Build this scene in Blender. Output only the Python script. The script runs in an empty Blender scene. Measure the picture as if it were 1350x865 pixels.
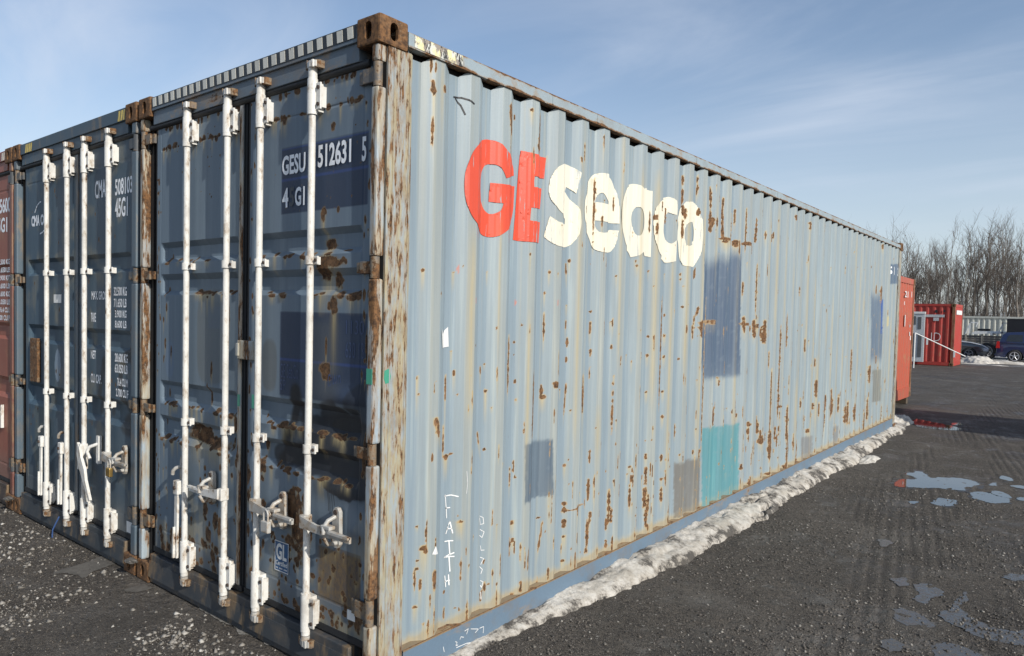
import bpy, bmesh, math, random
import numpy as np
from mathutils import Vector, Matrix
R_ = random.Random(7)
rng = np.random.default_rng(7)
rad = math.radians
scene = bpy.context.scene
col = scene.collection

# ------------------------------------------------------------------ camera
cam = bpy.data.cameras.new('camera')
cam.sensor_width = 36.0
cam.lens = 961.2265 * 36 / 1350
cam.shift_x = 0.01905
cam.shift_y = 0.01398
cam.clip_start = 0.05
cam.clip_end = 3000
camo = bpy.data.objects.new('camera', cam)
col.objects.link(camo)
yaw, pitch, roll = -0.68903, -0.03808, 0.02276
fw = Vector((math.sin(yaw) * math.cos(pitch), math.cos(yaw) * math.cos(pitch), math.sin(pitch)))
rt = Vector((math.cos(yaw), -math.sin(yaw), 0))
up = rt.cross(fw)
r2 = rt * math.cos(roll) + up * math.sin(roll)
u2 = -rt * math.sin(roll) + up * math.cos(roll)
M = Matrix((r2, u2, -fw)).transposed().to_4x4()
M.translation = Vector((2.65692, -2.33954, 1.77532))
camo.matrix_world = M
scene.camera = camo

# ------------------------------------------------------------------ light
SUN_EL, SUN_AZ = 29.0, 102.0          # azimuth clockwise from +Y
scene.view_settings.view_transform = 'Standard'
scene.view_settings.look = 'None'
scene.view_settings.exposure = 0.0
scene.view_settings.gamma = 1.0
scene.cycles.max_bounces = 6
world = bpy.data.worlds.new('World')
scene.world = world
world.use_nodes = True

def nodes_of(tree):
    tree.nodes.clear()
    return tree

class T:
    """small helper to write node trees"""
    def __init__(s, tree):
        s.t = tree
        tree.nodes.clear()
    def n(s, kind, props=None, **inp):
        nd = s.t.nodes.new(kind)
        for k, v in (props or {}).items():
            setattr(nd, k, v)
        for k, v in inp.items():
            key = int(k[1:]) if k[0] == 'i' and k[1:].isdigit() else k.replace('_', ' ')
            s.put(nd, key, v)
        return nd
    def put(s, nd, key, v):
        sock = nd.inputs[key]
        if isinstance(v, bpy.types.NodeSocket):
            s.t.links.new(v, sock)
        elif isinstance(v, (tuple, list)) and len(v) == 3 and sock.type == 'RGBA':
            sock.default_value = (*v, 1)
        else:
            sock.default_value = v
    def math(s, op, a, b=0.0, c=0.0, clamp=False):
        nd = s.n('ShaderNodeMath', {'operation': op, 'use_clamp': clamp}, i0=a, i1=b)
        if op in ('MULTIPLY_ADD',): s.put(nd, 2, c)
        return nd.outputs[0]
    def ss(s, v, lo, hi, a=0.0, b=1.0):
        nd = s.n('ShaderNodeMapRange', {'interpolation_type': 'SMOOTHSTEP'}, Value=v, From_Min=lo, From_Max=hi, To_Min=a, To_Max=b)
        return nd.outputs[0]
    def mix(s, f, a, b, mode='MIX'):
        nd = s.n('ShaderNodeMix', {'data_type': 'RGBA', 'blend_type': mode})
        s.put(nd, 0, f); s.put(nd, 6, a); s.put(nd, 7, b)
        return nd.outputs[2]
    def noise(s, vec, scale, detail=4, rough=.55, dist=0.0):
        nd = s.n('ShaderNodeTexNoise', None, Vector=vec, Scale=scale, Detail=detail, Roughness=rough, Distortion=dist)
        return nd.outputs[0]
    def map(s, vec, scale=(1, 1, 1), loc=(0, 0, 0), rot=(0, 0, 0)):
        nd = s.n('ShaderNodeMapping', None, Vector=vec, Scale=scale, Location=loc, Rotation=rot)
        return nd.outputs[0]

w = T(world.node_tree)
sky = w.n('ShaderNodeTexSky', {'sky_type': 'NISHITA', 'sun_disc': False, 'sun_elevation': rad(SUN_EL), 'sun_rotation': rad(SUN_AZ),
                               'altitude': 100.0, 'air_density': 1.0, 'dust_density': 0.7, 'ozone_density': 1.6})
tc = w.n('ShaderNodeTexCoord')
sep = w.n('ShaderNodeSeparateXYZ', None, Vector=tc.outputs['Generated'])
# wispy cirrus: project the view direction on a plane overhead
den = w.math('MAXIMUM', w.math('ADD', sep.outputs[2], .12), .05)
px_ = w.math('DIVIDE', sep.outputs[0], den); py_ = w.math('DIVIDE', sep.outputs[1], den)
cv = w.n('ShaderNodeCombineXYZ', None, X=px_, Y=py_).outputs[0]
c1 = w.noise(w.map(cv, (.5, 1.1, 1), rot=(0, 0, rad(35))), .95, 7, .58, 1.0)
c2 = w.noise(w.map(cv, (.35, .35, 1), loc=(3.1, 1.7, 0)), 1.0, 3, .5)
cl = w.ss(w.math('MULTIPLY', c1, w.ss(c2, .35, .65, .6, 1.15)), .33, .76, .05, .60)
skyh = w.mix(w.ss(sep.outputs[2], .0, .38, .60, 0), sky.outputs[0], (4.7, 5.15, 5.7))
skyc = w.mix(cl, skyh, (5.2, 5.7, 6.6))
bg = w.n('ShaderNodeBackground', None, Color=skyc, Strength=0.138)
wo = w.n('ShaderNodeOutputWorld', None, Surface=bg.outputs[0])

sd = bpy.data.lights.new('sun', 'SUN')
sd.energy = 4.5
sd.angle = rad(0.53)
sd.color = (1.0, 0.955, 0.88)
so = bpy.data.objects.new('sun', sd)
col.objects.link(so)
az, el = rad(SUN_AZ), rad(SUN_EL)
sdir = Vector((math.sin(az) * math.cos(el), math.cos(az) * math.cos(el), math.sin(el)))
so.rotation_euler = sdir.to_track_quat('Z', 'Y').to_euler()
so.location = sdir * 60
LOGO = {'G': ([(0.682,2.66),(0.645,2.574),(0.636,2.481),(0.647,2.39),(0.666,2.345),(0.703,2.303),(0.794,2.243),(0.828,2.221),(0.879,2.218),(0.913,2.221),(0.978,2.248),(1.075,2.31),(1.104,2.39),(1.107,2.466),(1.111,2.542),(0.948,2.527),(0.88,2.528),(0.876,2.471),(0.874,2.42),(0.917,2.418),(0.966,2.419),(0.951,2.383),(0.918,2.358),(0.887,2.348),(0.856,2.357),(0.827,2.374),(0.803,2.418),(0.78,2.503),(0.808,2.581),(0.828,2.614),(0.852,2.628),(0.893,2.635),(0.921,2.631),(0.938,2.621),(0.965,2.597),(0.986,2.567),(1.102,2.604),(1.096,2.654),(1.068,2.691),(1.01,2.715),(0.956,2.748),(0.918,2.764),(0.884,2.771),(0.823,2.764),(0.75,2.727)],[]),'E': ([(1.159,2.763),(1.228,2.755),(1.426,2.767),(1.417,2.695),(1.411,2.634),(1.348,2.629),(1.262,2.623),(1.255,2.589),(1.26,2.557),(1.386,2.57),(1.38,2.503),(1.373,2.441),(1.274,2.431),(1.235,2.431),(1.228,2.389),(1.225,2.351),(1.278,2.352),(1.377,2.359),(1.373,2.29),(1.368,2.228),(1.202,2.22),(1.108,2.224),(1.126,2.405),(1.14,2.585)],[]),'s': ([(1.619,2.768),(1.723,2.759),(1.782,2.727),(1.764,2.651),(1.749,2.588),(1.712,2.611),(1.656,2.618),(1.644,2.587),(1.689,2.552),(1.757,2.51),(1.78,2.484),(1.793,2.443),(1.799,2.387),(1.783,2.343),(1.769,2.306),(1.743,2.269),(1.716,2.242),(1.655,2.223),(1.537,2.222),(1.489,2.232),(1.455,2.253),(1.424,2.275),(1.444,2.344),(1.461,2.408),(1.491,2.389),(1.53,2.375),(1.652,2.376),(1.653,2.412),(1.539,2.444),(1.476,2.494),(1.458,2.526),(1.451,2.555),(1.451,2.592),(1.455,2.633),(1.477,2.682),(1.496,2.711),(1.526,2.731)],[]),'e': ([(2.007,2.763),(2.061,2.773),(2.168,2.779),(2.236,2.755),(2.285,2.686),(2.305,2.619),(2.313,2.566),(2.315,2.505),(2.317,2.452),(2.121,2.441),(2.004,2.441),(2.011,2.397),(2.028,2.372),(2.047,2.361),(2.111,2.364),(2.193,2.386),(2.223,2.4),(2.278,2.401),(2.313,2.401),(2.3,2.32),(2.286,2.285),(2.27,2.257),(2.221,2.234),(2.09,2.227),(2.046,2.23),(2.021,2.237),(1.997,2.249),(1.966,2.298),(1.93,2.345),(1.845,2.406),(1.832,2.462),(1.829,2.518),(1.837,2.576),(1.906,2.674),(1.951,2.73)],[(2.003,2.567),(2.014,2.606),(2.028,2.624),(2.047,2.636),(2.082,2.632),(2.121,2.6),(2.153,2.565)]),'a': ([(2.522,2.772),(2.574,2.775),(2.61,2.769),(2.661,2.751),(2.674,2.761),(2.841,2.763),(2.842,2.602),(2.844,2.436),(2.846,2.337),(2.845,2.251),(2.801,2.254),(2.683,2.25),(2.675,2.276),(2.632,2.256),(2.593,2.238),(2.539,2.228),(2.504,2.268),(2.408,2.298),(2.373,2.357),(2.342,2.415),(2.333,2.476),(2.33,2.522),(2.332,2.568),(2.339,2.622),(2.378,2.697),(2.407,2.732)],[(2.574,2.605),(2.611,2.608),(2.652,2.584),(2.673,2.514),(2.655,2.424),(2.608,2.389),(2.575,2.401),(2.551,2.455),(2.531,2.516),(2.55,2.574)]),'c': ([(3.115,2.76),(3.16,2.749),(3.219,2.735),(3.231,2.682),(3.227,2.622),(3.168,2.619),(3.146,2.628),(3.119,2.632),(3.091,2.598),(3.071,2.562),(3.065,2.476),(3.088,2.427),(3.118,2.395),(3.145,2.383),(3.172,2.388),(3.234,2.418),(3.236,2.335),(3.231,2.247),(3.15,2.23),(3.102,2.222),(3.054,2.249),(2.947,2.277),(2.884,2.356),(2.861,2.454),(2.859,2.512),(2.86,2.57),(2.868,2.612),(2.883,2.655),(2.954,2.71)],[]),'o': ([(3.421,2.757),(3.469,2.762),(3.629,2.779),(3.671,2.759),(3.691,2.723),(3.713,2.679),(3.73,2.634),(3.741,2.571),(3.751,2.507),(3.743,2.441),(3.733,2.375),(3.701,2.299),(3.651,2.226),(3.461,2.219),(3.411,2.225),(3.392,2.256),(3.364,2.293),(3.347,2.354),(3.338,2.415),(3.249,2.545),(3.328,2.617),(3.343,2.681),(3.391,2.722)],[(3.455,2.594),(3.609,2.601),(3.64,2.535),(3.633,2.451),(3.49,2.388),(3.437,2.396),(3.416,2.457),(3.419,2.547)])}
RUST = [(0.344,1.996,0.011,0.008,0.068,0),(0.593,2.008,0.011,0.008,0.06,0),(0.328,1.436,0.008,0.01,0.138,0),(0.882,1.33,0.012,0.014,0.115,0),(0.87,1.489,0.009,0.008,0.025,0),(1.16,1.371,0.011,0.014,0.0,0),(1.435,1.293,0.015,0.042,0.0,0),(1.446,1.257,0.025,0.015,0.0,0),(1.556,1.33,0.045,0.024,0.0,0),(1.714,1.486,0.013,0.022,0.0,0),(1.718,1.603,0.013,0.036,0.0,0),(1.7,1.72,0.011,0.029,0.0,0),(1.713,1.223,0.008,0.103,0.0,0.06),(1.997,1.698,0.012,0.043,0.0,0),(2.007,1.523,0.012,0.031,0.0,0),(1.994,1.812,0.017,0.009,0.0,0),(2.006,1.385,0.008,0.046,0.0,0),(1.194,1.716,0.008,0.008,0.0,0),(0.589,1.572,0.01,0.009,0.0,0),(0.548,1.37,0.008,0.072,0.144,0),(0.457,1.169,0.034,0.053,0.06,-0.3),(0.539,1.084,0.008,0.084,0.0,0),(0.609,1.451,0.008,0.018,0.072,0),(0.837,1.453,0.008,0.026,0.0,0),(0.83,1.062,0.01,0.039,0.0,-0.2),(0.597,1.004,0.015,0.008,0.0,0),(0.627,1.33,0.008,0.008,0.0,0),(0.883,0.992,0.013,0.008,0.0,0),(1.702,1.85,0.015,0.01,0.0,0),(1.443,1.92,0.008,0.008,0.0,0),(1.444,1.705,0.008,0.091,0.0,0),(1.095,1.481,0.008,0.173,0.0,0),(1.146,1.612,0.012,0.011,0.0,0),(1.148,1.538,0.009,0.008,0.0,0),(1.328,1.212,0.024,0.212,0.0,0),(1.934,1.236,0.013,0.137,0.0,0.0),(1.54,1.126,0.009,0.051,0.0,0),(2.059,0.999,0.008,0.008,0.0,0),(0.371,0.54,0.022,0.014,0.124,0),(0.384,0.526,0.013,0.019,0.074,0),(0.643,0.655,0.008,0.008,0.0,0),(0.659,0.62,0.032,0.008,0.065,0),(1.163,0.506,0.019,0.016,0.043,0),(1.15,0.357,0.009,0.058,0.0,0),(1.18,0.346,0.008,0.043,0.0,0),(1.168,0.398,0.016,0.015,0.0,0),(1.162,0.85,0.008,0.043,0.0,0),(1.173,0.79,0.01,0.012,0.0,0),(1.134,0.79,0.008,0.065,0.0,0),(1.438,0.479,0.016,0.008,0.0,0),(1.455,0.356,0.008,0.098,0.0,0.12),(1.728,0.519,0.024,0.011,0.0,0),(1.729,0.476,0.018,0.023,0.0,0),(1.728,0.382,0.018,0.032,0.0,0),(1.73,0.295,0.02,0.01,0.0,0),(1.84,0.468,0.138,0.008,0.0,-0.5),(2.017,0.561,0.014,0.082,0.0,0),(2.034,0.362,0.011,0.049,0.0,0),(2.017,0.248,0.013,0.116,0.0,0),(2.012,0.133,0.018,0.025,0.0,0),(0.638,0.138,0.009,0.008,0.0,0),(0.572,0.123,0.008,0.033,0.0,0),(0.36,0.343,0.008,0.037,0.075,0),(0.455,0.346,0.019,0.057,0.038,0),(0.422,0.242,0.008,0.038,0.051,0),(0.337,0.228,0.014,0.008,0.05,0),(0.347,0.431,0.008,0.008,0.0,0),(0.344,0.475,0.008,0.008,0.0,0),(0.896,0.33,0.008,0.014,0.0,0),(0.902,0.185,0.008,0.028,0.0,0),(0.924,0.195,0.008,0.008,0.0,0),(1.173,0.06,0.013,0.014,0.0,0),(1.782,0.202,0.012,0.008,0.0,0),(1.488,0.386,0.008,0.008,0.0,0),(0.571,0.24,0.008,0.008,0.0,0),(0.973,0.539,0.008,0.008,0.083,0),(0.986,0.181,0.008,0.008,0.0,0),(1.725,0.129,0.019,0.008,0.0,0),(2.286,0.257,0.01,0.052,0.0,0),(2.29,0.11,0.012,0.035,0.0,0),(1.75,0.813,0.008,0.008,0.0,0),(1.721,0.776,0.012,0.011,0.0,0),(2.021,0.799,0.009,0.049,0.0,0),(0.561,0.99,0.025,0.017,0.077,0),(0.417,1.015,0.01,0.025,0.0,0),(2.83,2.152,0.011,0.008,0.0,0),(2.845,1.63,0.012,0.01,0.0,0),(2.843,1.48,0.016,0.014,0.0,0),(3.121,1.8,0.014,0.014,0.0,0),(3.126,1.633,0.016,0.014,0.0,0),(3.128,1.463,0.016,0.013,0.0,0),(3.405,1.436,0.014,0.012,0.0,0),(3.392,2.159,0.015,0.011,0.0,0),(3.397,2.109,0.018,0.012,0.0,0),(3.424,1.875,0.014,0.01,0.0,0),(3.428,2.05,0.008,0.008,0.0,0),(3.485,1.69,0.02,0.037,0.0,0),(3.679,1.632,0.01,0.038,0.0,0),(3.683,1.728,0.009,0.029,0.0,0),(3.831,1.651,0.088,0.04,0.0,0),(4.008,1.753,0.198,0.012,0.0,0),(4.05,1.738,0.147,0.012,0.0,0),(4.834,1.711,0.016,0.065,0.0,0),(4.862,1.744,0.2,0.009,0.0,0),(5.055,1.688,0.017,0.034,0.0,0),(5.117,1.666,0.015,0.078,0.0,0),(5.182,1.734,0.164,0.011,0.0,0),(5.349,1.665,0.012,0.058,0.0,0),(5.387,1.665,0.02,0.057,0.0,0),(4.245,1.234,0.026,0.009,0.0,0),(4.262,1.187,0.008,0.031,0.0,0),(4.2,0.872,0.023,0.094,0.0,0),(4.77,0.829,0.027,0.022,0.0,0),(4.733,0.865,0.025,0.033,0.0,0),(3.129,0.973,0.015,0.014,0.0,0),(2.92,0.905,0.017,0.016,0.0,0),(2.907,0.814,0.019,0.009,0.0,0),(3.741,0.808,0.023,0.008,0.0,0),(2.846,1.194,0.016,0.009,0.0,0),(3.128,1.18,0.015,0.008,0.0,0),(2.85,0.809,0.009,0.009,0.0,0),(2.287,1.563,0.014,0.019,0.0,0),(2.29,1.738,0.008,0.032,0.0,0),(2.274,1.741,0.009,0.008,0.0,0),(5.081,0.711,0.022,0.027,0.0,0),(5.072,0.632,0.012,0.034,0.0,0),(5.353,0.636,0.015,0.047,0.0,0),(5.686,0.472,0.033,0.072,0.0,0),(6.001,0.817,0.172,0.011,0.0,0),(5.393,0.576,0.015,0.047,0.0,0),(5.678,0.664,0.009,0.072,0.0,0),(3.088,1.494,0.012,0.448,0.0,0),(3.944,1.273,0.009,0.699,0.0,0),(5.676,0.903,0.008,0.36,0.0,0),(5.939,1.029,0.009,0.368,0.0,0),(6.241,0.608,0.02,0.204,0.0,0),(6.509,0.373,0.009,0.091,0.0,0),(2.579,1.442,0.008,0.008,0.0,0),(5.942,0.44,0.011,0.074,0.0,0),(2.882,2.026,0.009,0.008,0.0,0),(2.307,1.132,0.008,0.209,0.0,0),(2.302,0.392,0.015,0.124,0.0,0),(2.322,0.323,0.013,0.056,0.0,0),(2.597,0.407,0.011,0.105,0.0,0),(2.604,0.546,0.009,0.035,0.0,0),(2.589,0.64,0.019,0.009,0.0,0),(2.861,0.527,0.017,0.073,0.0,0),(2.859,0.358,0.022,0.085,0.0,0),(2.886,0.308,0.011,0.073,0.0,0),(2.872,0.188,0.017,0.073,0.0,0),(2.857,0.684,0.014,0.024,0.0,0),(3.13,0.97,0.015,0.015,0.0,0),(3.134,0.633,0.014,0.03,0.0,0),(3.143,0.332,0.015,0.062,0.0,0),(3.139,0.458,0.013,0.013,0.0,0),(4.19,0.877,0.023,0.08,0.0,0),(4.861,0.307,0.04,0.031,0.0,0),(5.09,0.707,0.03,0.016,0.0,0),(5.087,0.613,0.011,0.093,0.0,0),(5.114,0.111,0.024,0.038,0.0,0),(5.355,0.647,0.02,0.064,0.0,0),(5.417,0.515,0.174,0.049,0.0,0),(5.69,0.416,0.036,0.168,0.0,0),(5.914,0.52,0.018,0.085,0.0,0),(6.268,0.239,0.03,0.286,0.0,0),(5.971,0.823,0.049,0.017,0.0,0),(5.946,0.925,0.012,0.05,0.0,0),(5.684,0.111,0.192,0.016,0.0,0),(6.241,0.102,0.052,0.025,0.0,0),(6.727,0.208,0.022,0.166,0.0,0),(3.441,0.619,0.008,0.013,0.0,0),(3.717,0.608,0.009,0.024,0.0,0),(3.911,0.565,0.025,0.042,0.0,0),(7.072,0.43,0.048,0.026,0.0,0),(7.308,0.709,0.025,0.046,0.0,0),(7.584,0.646,0.017,0.098,0.0,0),(7.857,0.542,0.015,0.241,0.0,0),(8.153,0.639,0.027,0.123,0.0,0),(8.452,0.657,0.018,0.126,0.0,0),(8.995,0.482,0.024,0.176,0.0,0),(9.329,0.454,0.2,0.136,0.0,0),(10.132,0.428,0.021,0.19,0.0,0),(9.912,0.262,0.191,0.14,0.0,0),(11.21,0.282,0.021,0.153,0.0,0),(6.77,0.791,0.013,0.073,0.0,0),(2.826,2.518,0.016,0.091,0.0,0),(2.878,2.56,0.042,0.022,0.0,0),(2.898,2.473,0.021,0.049,0.0,0),(3.385,2.934,0.019,0.052,0.0,0),(3.388,2.793,0.017,0.071,0.0,0),(3.396,2.687,0.02,0.044,0.0,0),(3.401,2.528,0.015,0.08,0.107,0),(3.421,2.654,0.019,0.045,0.0,0),(3.672,2.997,0.014,0.013,0.0,0),(3.675,2.906,0.018,0.022,0.0,0),(3.674,2.942,0.008,0.082,0.0,0),(3.692,2.705,0.022,0.037,0.0,0),(3.96,2.852,0.014,0.104,0.0,0),(3.963,2.605,0.018,0.057,0.0,0),(3.991,2.674,0.03,0.019,0.0,0),(4.047,2.651,0.022,0.048,0.0,0),(4.238,2.851,0.017,0.059,0.0,0),(4.239,2.654,0.017,0.127,0.0,0),(4.279,2.5,0.061,0.01,0.0,0),(1.976,2.732,0.027,0.008,0.0,0),(2.005,2.543,0.008,0.19,0.059,0),(2.064,2.438,0.016,0.037,0.0,0),(2.275,2.658,0.009,0.008,0.0,0),(2.291,2.491,0.008,0.008,0.0,0),(3.095,2.599,0.016,0.068,0.0,0),(1.715,2.144,0.013,0.014,0.0,0),(1.686,2.083,0.013,0.042,0.0,-0.1),(2.59,2.202,0.014,0.011,0.0,0),(2.599,2.167,0.02,0.008,0.0,0),(1.238,2.145,0.011,0.008,0.077,0),(0.591,2.006,0.014,0.008,0.07,0),(0.877,2.026,0.008,0.008,0.0,0),(1.47,2.053,0.009,0.01,0.0,0),(3.395,2.152,0.015,0.017,0.0,0),(3.397,2.108,0.015,0.013,0.0,0),(3.108,2.139,0.008,0.008,0.0,0),(3.681,2.187,0.01,0.037,0.0,0),(1.04,2.877,0.031,0.054,0.0,0),(1.325,2.833,0.035,0.063,0.0,0),(1.25,2.74,0.009,0.058,0.0,0),(1.785,2.815,0.014,0.017,0.0,-0.2),(2.831,2.145,0.011,0.013,0.0,0),(2.308,2.074,0.008,0.008,0.0,0),(4.433,2.635,0.059,0.157,0.0,0),(2.002,2.352,0.008,0.014,0.0,0),(2.004,2.294,0.008,0.011,0.0,0),(0.378,2.938,0.018,0.039,0.0,0),(0.381,2.899,0.009,0.009,0.197,0),(0.377,2.712,0.008,0.079,0.039,0),(0.463,2.947,0.024,0.02,0.0,0),(0.365,3.044,0.008,0.039,0.0,0),(0.389,3.038,0.008,0.029,0.0,0),(1.027,2.935,0.026,0.075,0.0,0),(1.099,2.956,0.008,0.028,0.0,0),(1.225,3.013,0.022,0.011,0.0,0),(1.332,2.887,0.022,0.13,0.0,0),(1.437,2.791,0.009,0.008,0.0,0),(0.612,3.137,0.008,0.008,0.0,0),(3.665,2.884,0.012,0.042,0.0,0),(3.673,3.001,0.018,0.015,0.0,0),(3.948,2.903,0.012,0.066,0.0,0),(3.976,2.643,0.038,0.044,0.0,0),(3.961,2.685,0.014,0.087,0.0,0),(4.232,2.785,0.011,0.135,0.0,0),(4.251,2.583,0.011,0.068,0.0,0),(4.29,2.529,0.152,0.014,0.0,0),(4.525,2.751,0.013,0.082,0.0,0),(4.542,2.507,0.053,0.035,0.0,0),(4.605,2.476,0.025,0.07,0.0,0),(4.813,2.664,0.011,0.217,0.0,0),(4.844,2.533,0.198,0.019,0.0,0),(5.02,2.489,0.035,0.049,0.0,0),(5.092,2.717,0.016,0.099,0.0,0),(5.085,2.617,0.019,0.049,0.0,0),(5.37,2.67,0.017,0.038,0.0,0),(4.822,1.745,0.021,0.073,0.0,0),(4.891,1.733,0.174,0.012,0.0,0),(5.105,1.696,0.022,0.088,0.0,0),(5.169,1.709,0.192,0.013,0.0,0),(5.355,1.644,0.011,0.052,0.0,0),(5.401,1.709,0.029,0.077,0.0,0),(3.684,1.738,0.009,0.074,0.0,0),(3.825,1.696,0.091,0.078,0.0,0),(4.013,1.759,0.2,0.016,0.0,0),(4.801,2.084,0.01,0.073,0.0,0),(5.116,2.097,0.01,0.25,0.0,0),(5.634,2.696,0.01,0.039,0.0,0),(3.669,2.164,0.013,0.042,0.0,0),(3.714,1.846,0.016,0.043,0.0,0.2),(5.372,2.669,0.016,0.045,0.0,0),(6.296,2.956,0.158,0.033,0.0,0),(6.828,2.921,0.175,0.047,0.0,0),(5.398,1.611,0.042,0.076,0.0,0),(5.942,1.477,0.01,0.258,0.0,0),(6.195,1.669,0.01,0.198,0.0,0),(7.317,1.266,0.016,0.055,0.0,0),(7.353,0.936,0.033,0.11,0.0,0),(7.865,0.71,0.019,0.115,0.0,0),(8.142,0.727,0.019,0.157,0.0,0),(9.025,1.163,0.017,0.25,0.0,0),(8.789,0.475,0.197,0.124,0.0,0),(10.1,2.643,0.014,0.022,0.0,0),(10.706,3.006,0.036,0.046,0.0,0),(10.404,2.299,0.01,0.092,0.0,0),(10.732,2.219,0.2,0.159,0.0,0),(10.657,1.191,0.031,0.07,0.0,0),(10.166,0.983,0.2,0.137,0.0,0),(6.798,1.495,0.018,0.087,0.0,0),(5.632,1.358,0.01,0.094,0.0,0),(5.601,2.662,0.022,0.046,0.0,0)]
PATCH = {'blue': [(3.781,2.38),(4.76,2.522),(4.807,1.25),(3.926,1.27)],'small': [(1.231,0.997),(1.532,0.99),(1.557,0.615),(1.246,0.613)],'teal': [(3.947,0.801),(4.81,0.758),(4.83,0.032),(3.973,0.07)],'brown': [(3.391,0.562),(3.935,0.547),(3.951,0.072),(3.407,0.08)],'far': [(10.108,2.304),(10.939,2.388),(10.986,1.282),(10.169,1.304)],'farblue': [(10.691,2.146),(10.959,2.166),(10.969,1.607),(10.926,1.519)],'farbrown': [(10.404,1.044),(10.969,1.032),(11.005,0.492),(10.427,0.524)],'lab': [(11.3,2.771),(11.969,2.817),(11.963,2.474),(11.499,2.439)],'g1': [(6.795,0.386),(7.322,0.342),(7.335,0.052),(6.816,0.07)],'g2': [(8.19,0.369),(8.466,0.351),(8.477,0.107),(8.207,0.099)],'sheen': [(11.522,2.569),(11.58,2.571),(11.773,2.387),(11.531,2.363)],'yellow': [(11.25,1.897),(11.496,1.899),(11.495,1.732),(11.265,1.732)],'white': [(0.48,1.696),(0.556,1.703),(0.565,1.596),(0.501,1.59)]}
TRI = [(0.427,0.494),(0.455,0.532),(0.493,0.478)]
ARROW = [[(0.566,2.937),(0.616,2.943),(0.654,2.937),(0.691,2.924)],[(0.579,2.932),(0.613,2.902),(0.636,2.857)]]
FAITH = [[(0.562,0.782),(0.572,0.706),(0.577,0.653)],[(0.558,0.777),(0.608,0.775),(0.642,0.764)],[(0.57,0.709),(0.6,0.706)],[(0.574,0.566),(0.592,0.605),(0.602,0.629),(0.617,0.562)],[(0.583,0.59),(0.612,0.588)],[(0.566,0.524),(0.619,0.519)],[(0.599,0.516),(0.605,0.44)],[(0.565,0.436),(0.603,0.443),(0.626,0.451)],[(0.569,0.435),(0.627,0.43)],[(0.601,0.428),(0.607,0.349)],[(0.572,0.331),(0.581,0.268)],[(0.6,0.33),(0.604,0.273)],[(0.573,0.297),(0.606,0.299)]]
SCRIB = [[(0.858,0.607),(0.884,0.594),(0.889,0.557),(0.866,0.554),(0.858,0.596)],[(0.864,0.527),(0.892,0.509),(0.881,0.476),(0.861,0.493)],[(0.87,0.43),(0.877,0.401),(0.895,0.401)],[(0.872,0.361),(0.893,0.351),(0.877,0.318)],[(0.868,0.307),(0.887,0.287),(0.879,0.263)],[(0.877,0.222),(0.892,0.213),(0.884,0.18),(0.877,0.195)],[(0.881,0.153),(0.883,0.111)],[(0.694,0.899),(0.702,0.832),(0.696,0.774)]]
RAILSCRIB = [[(0.621,-0.04),(0.636,-0.049),(0.624,-0.063),(0.642,-0.066)],[(0.659,-0.04),(0.665,-0.027),(0.69,-0.038)],[(0.697,-0.005),(0.729,-0.001),(0.714,-0.027)],[(0.75,-0.01),(0.817,-0.032),(0.789,-0.044)],[(0.827,-0.031),(0.863,-0.032),(0.86,-0.069)],[(0.63,-0.077),(0.715,-0.081),(0.783,-0.098)],[(0.523,-0.036),(0.531,-0.066)]]
SNOWR = [(0.045,0.573),(0.035,0.71),(0.059,1.249),(0.125,1.659),(0.199,1.918),(0.201,2.339),(0.197,2.678),(0.294,3.0),(0.243,3.465),(0.259,3.882),(0.285,4.703),(0.183,5.748),(0.226,6.477),(0.2,7.61),(0.285,8.164),(0.214,8.98),(0.167,9.955),(0.076,11.269),(0.212,11.64),(0.043,13.507),(-0.242,15.274),(-0.673,17.168)]
PUD = [[(0.934,7.239),(0.894,7.586),(0.925,7.733),(1.038,7.789),(0.991,7.918),(0.922,8.03),(0.923,8.219),(1.024,8.385),(1.125,8.113),(1.205,8.016),(1.332,8.263),(1.529,8.284),(1.662,8.132),(1.659,7.804),(1.571,7.717),(1.566,7.505),(1.469,7.511),(1.33,7.424),(1.191,7.337),(1.025,7.171)],[(1.396,6.628),(1.41,6.868),(1.515,6.88),(1.589,6.907),(1.599,6.655),(1.519,6.491),(1.425,6.526)],[(1.678,7.418),(1.73,7.617),(1.824,7.611),(1.927,7.472),(2.011,7.461),(2.046,7.358),(2.005,7.096),(1.897,7.033),(1.769,7.085),(1.689,7.189)],[(1.809,7.696),(1.888,7.775),(1.959,7.696),(2.049,7.499),(1.944,7.442)],[(1.798,8.856),(1.864,8.923),(1.986,8.628),(1.933,8.517),(1.835,8.593)],[(1.966,8.272),(2.091,8.396),(2.21,8.197),(2.072,8.111)],[(2.088,7.537),(2.201,7.696),(2.244,7.508),(2.112,7.378)],[(1.753,8.223),(1.825,8.352),(1.863,8.168),(1.792,8.043)],[(-0.098,14.418),(0.253,14.036),(0.596,13.837),(0.974,13.188),(0.602,12.907),(0.174,12.956)],[(0.596,14.124),(0.723,14.413),(0.812,14.078),(0.676,13.786)],[(1.212,6.448),(1.267,6.546),(1.328,6.474),(1.262,6.366)]]
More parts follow.
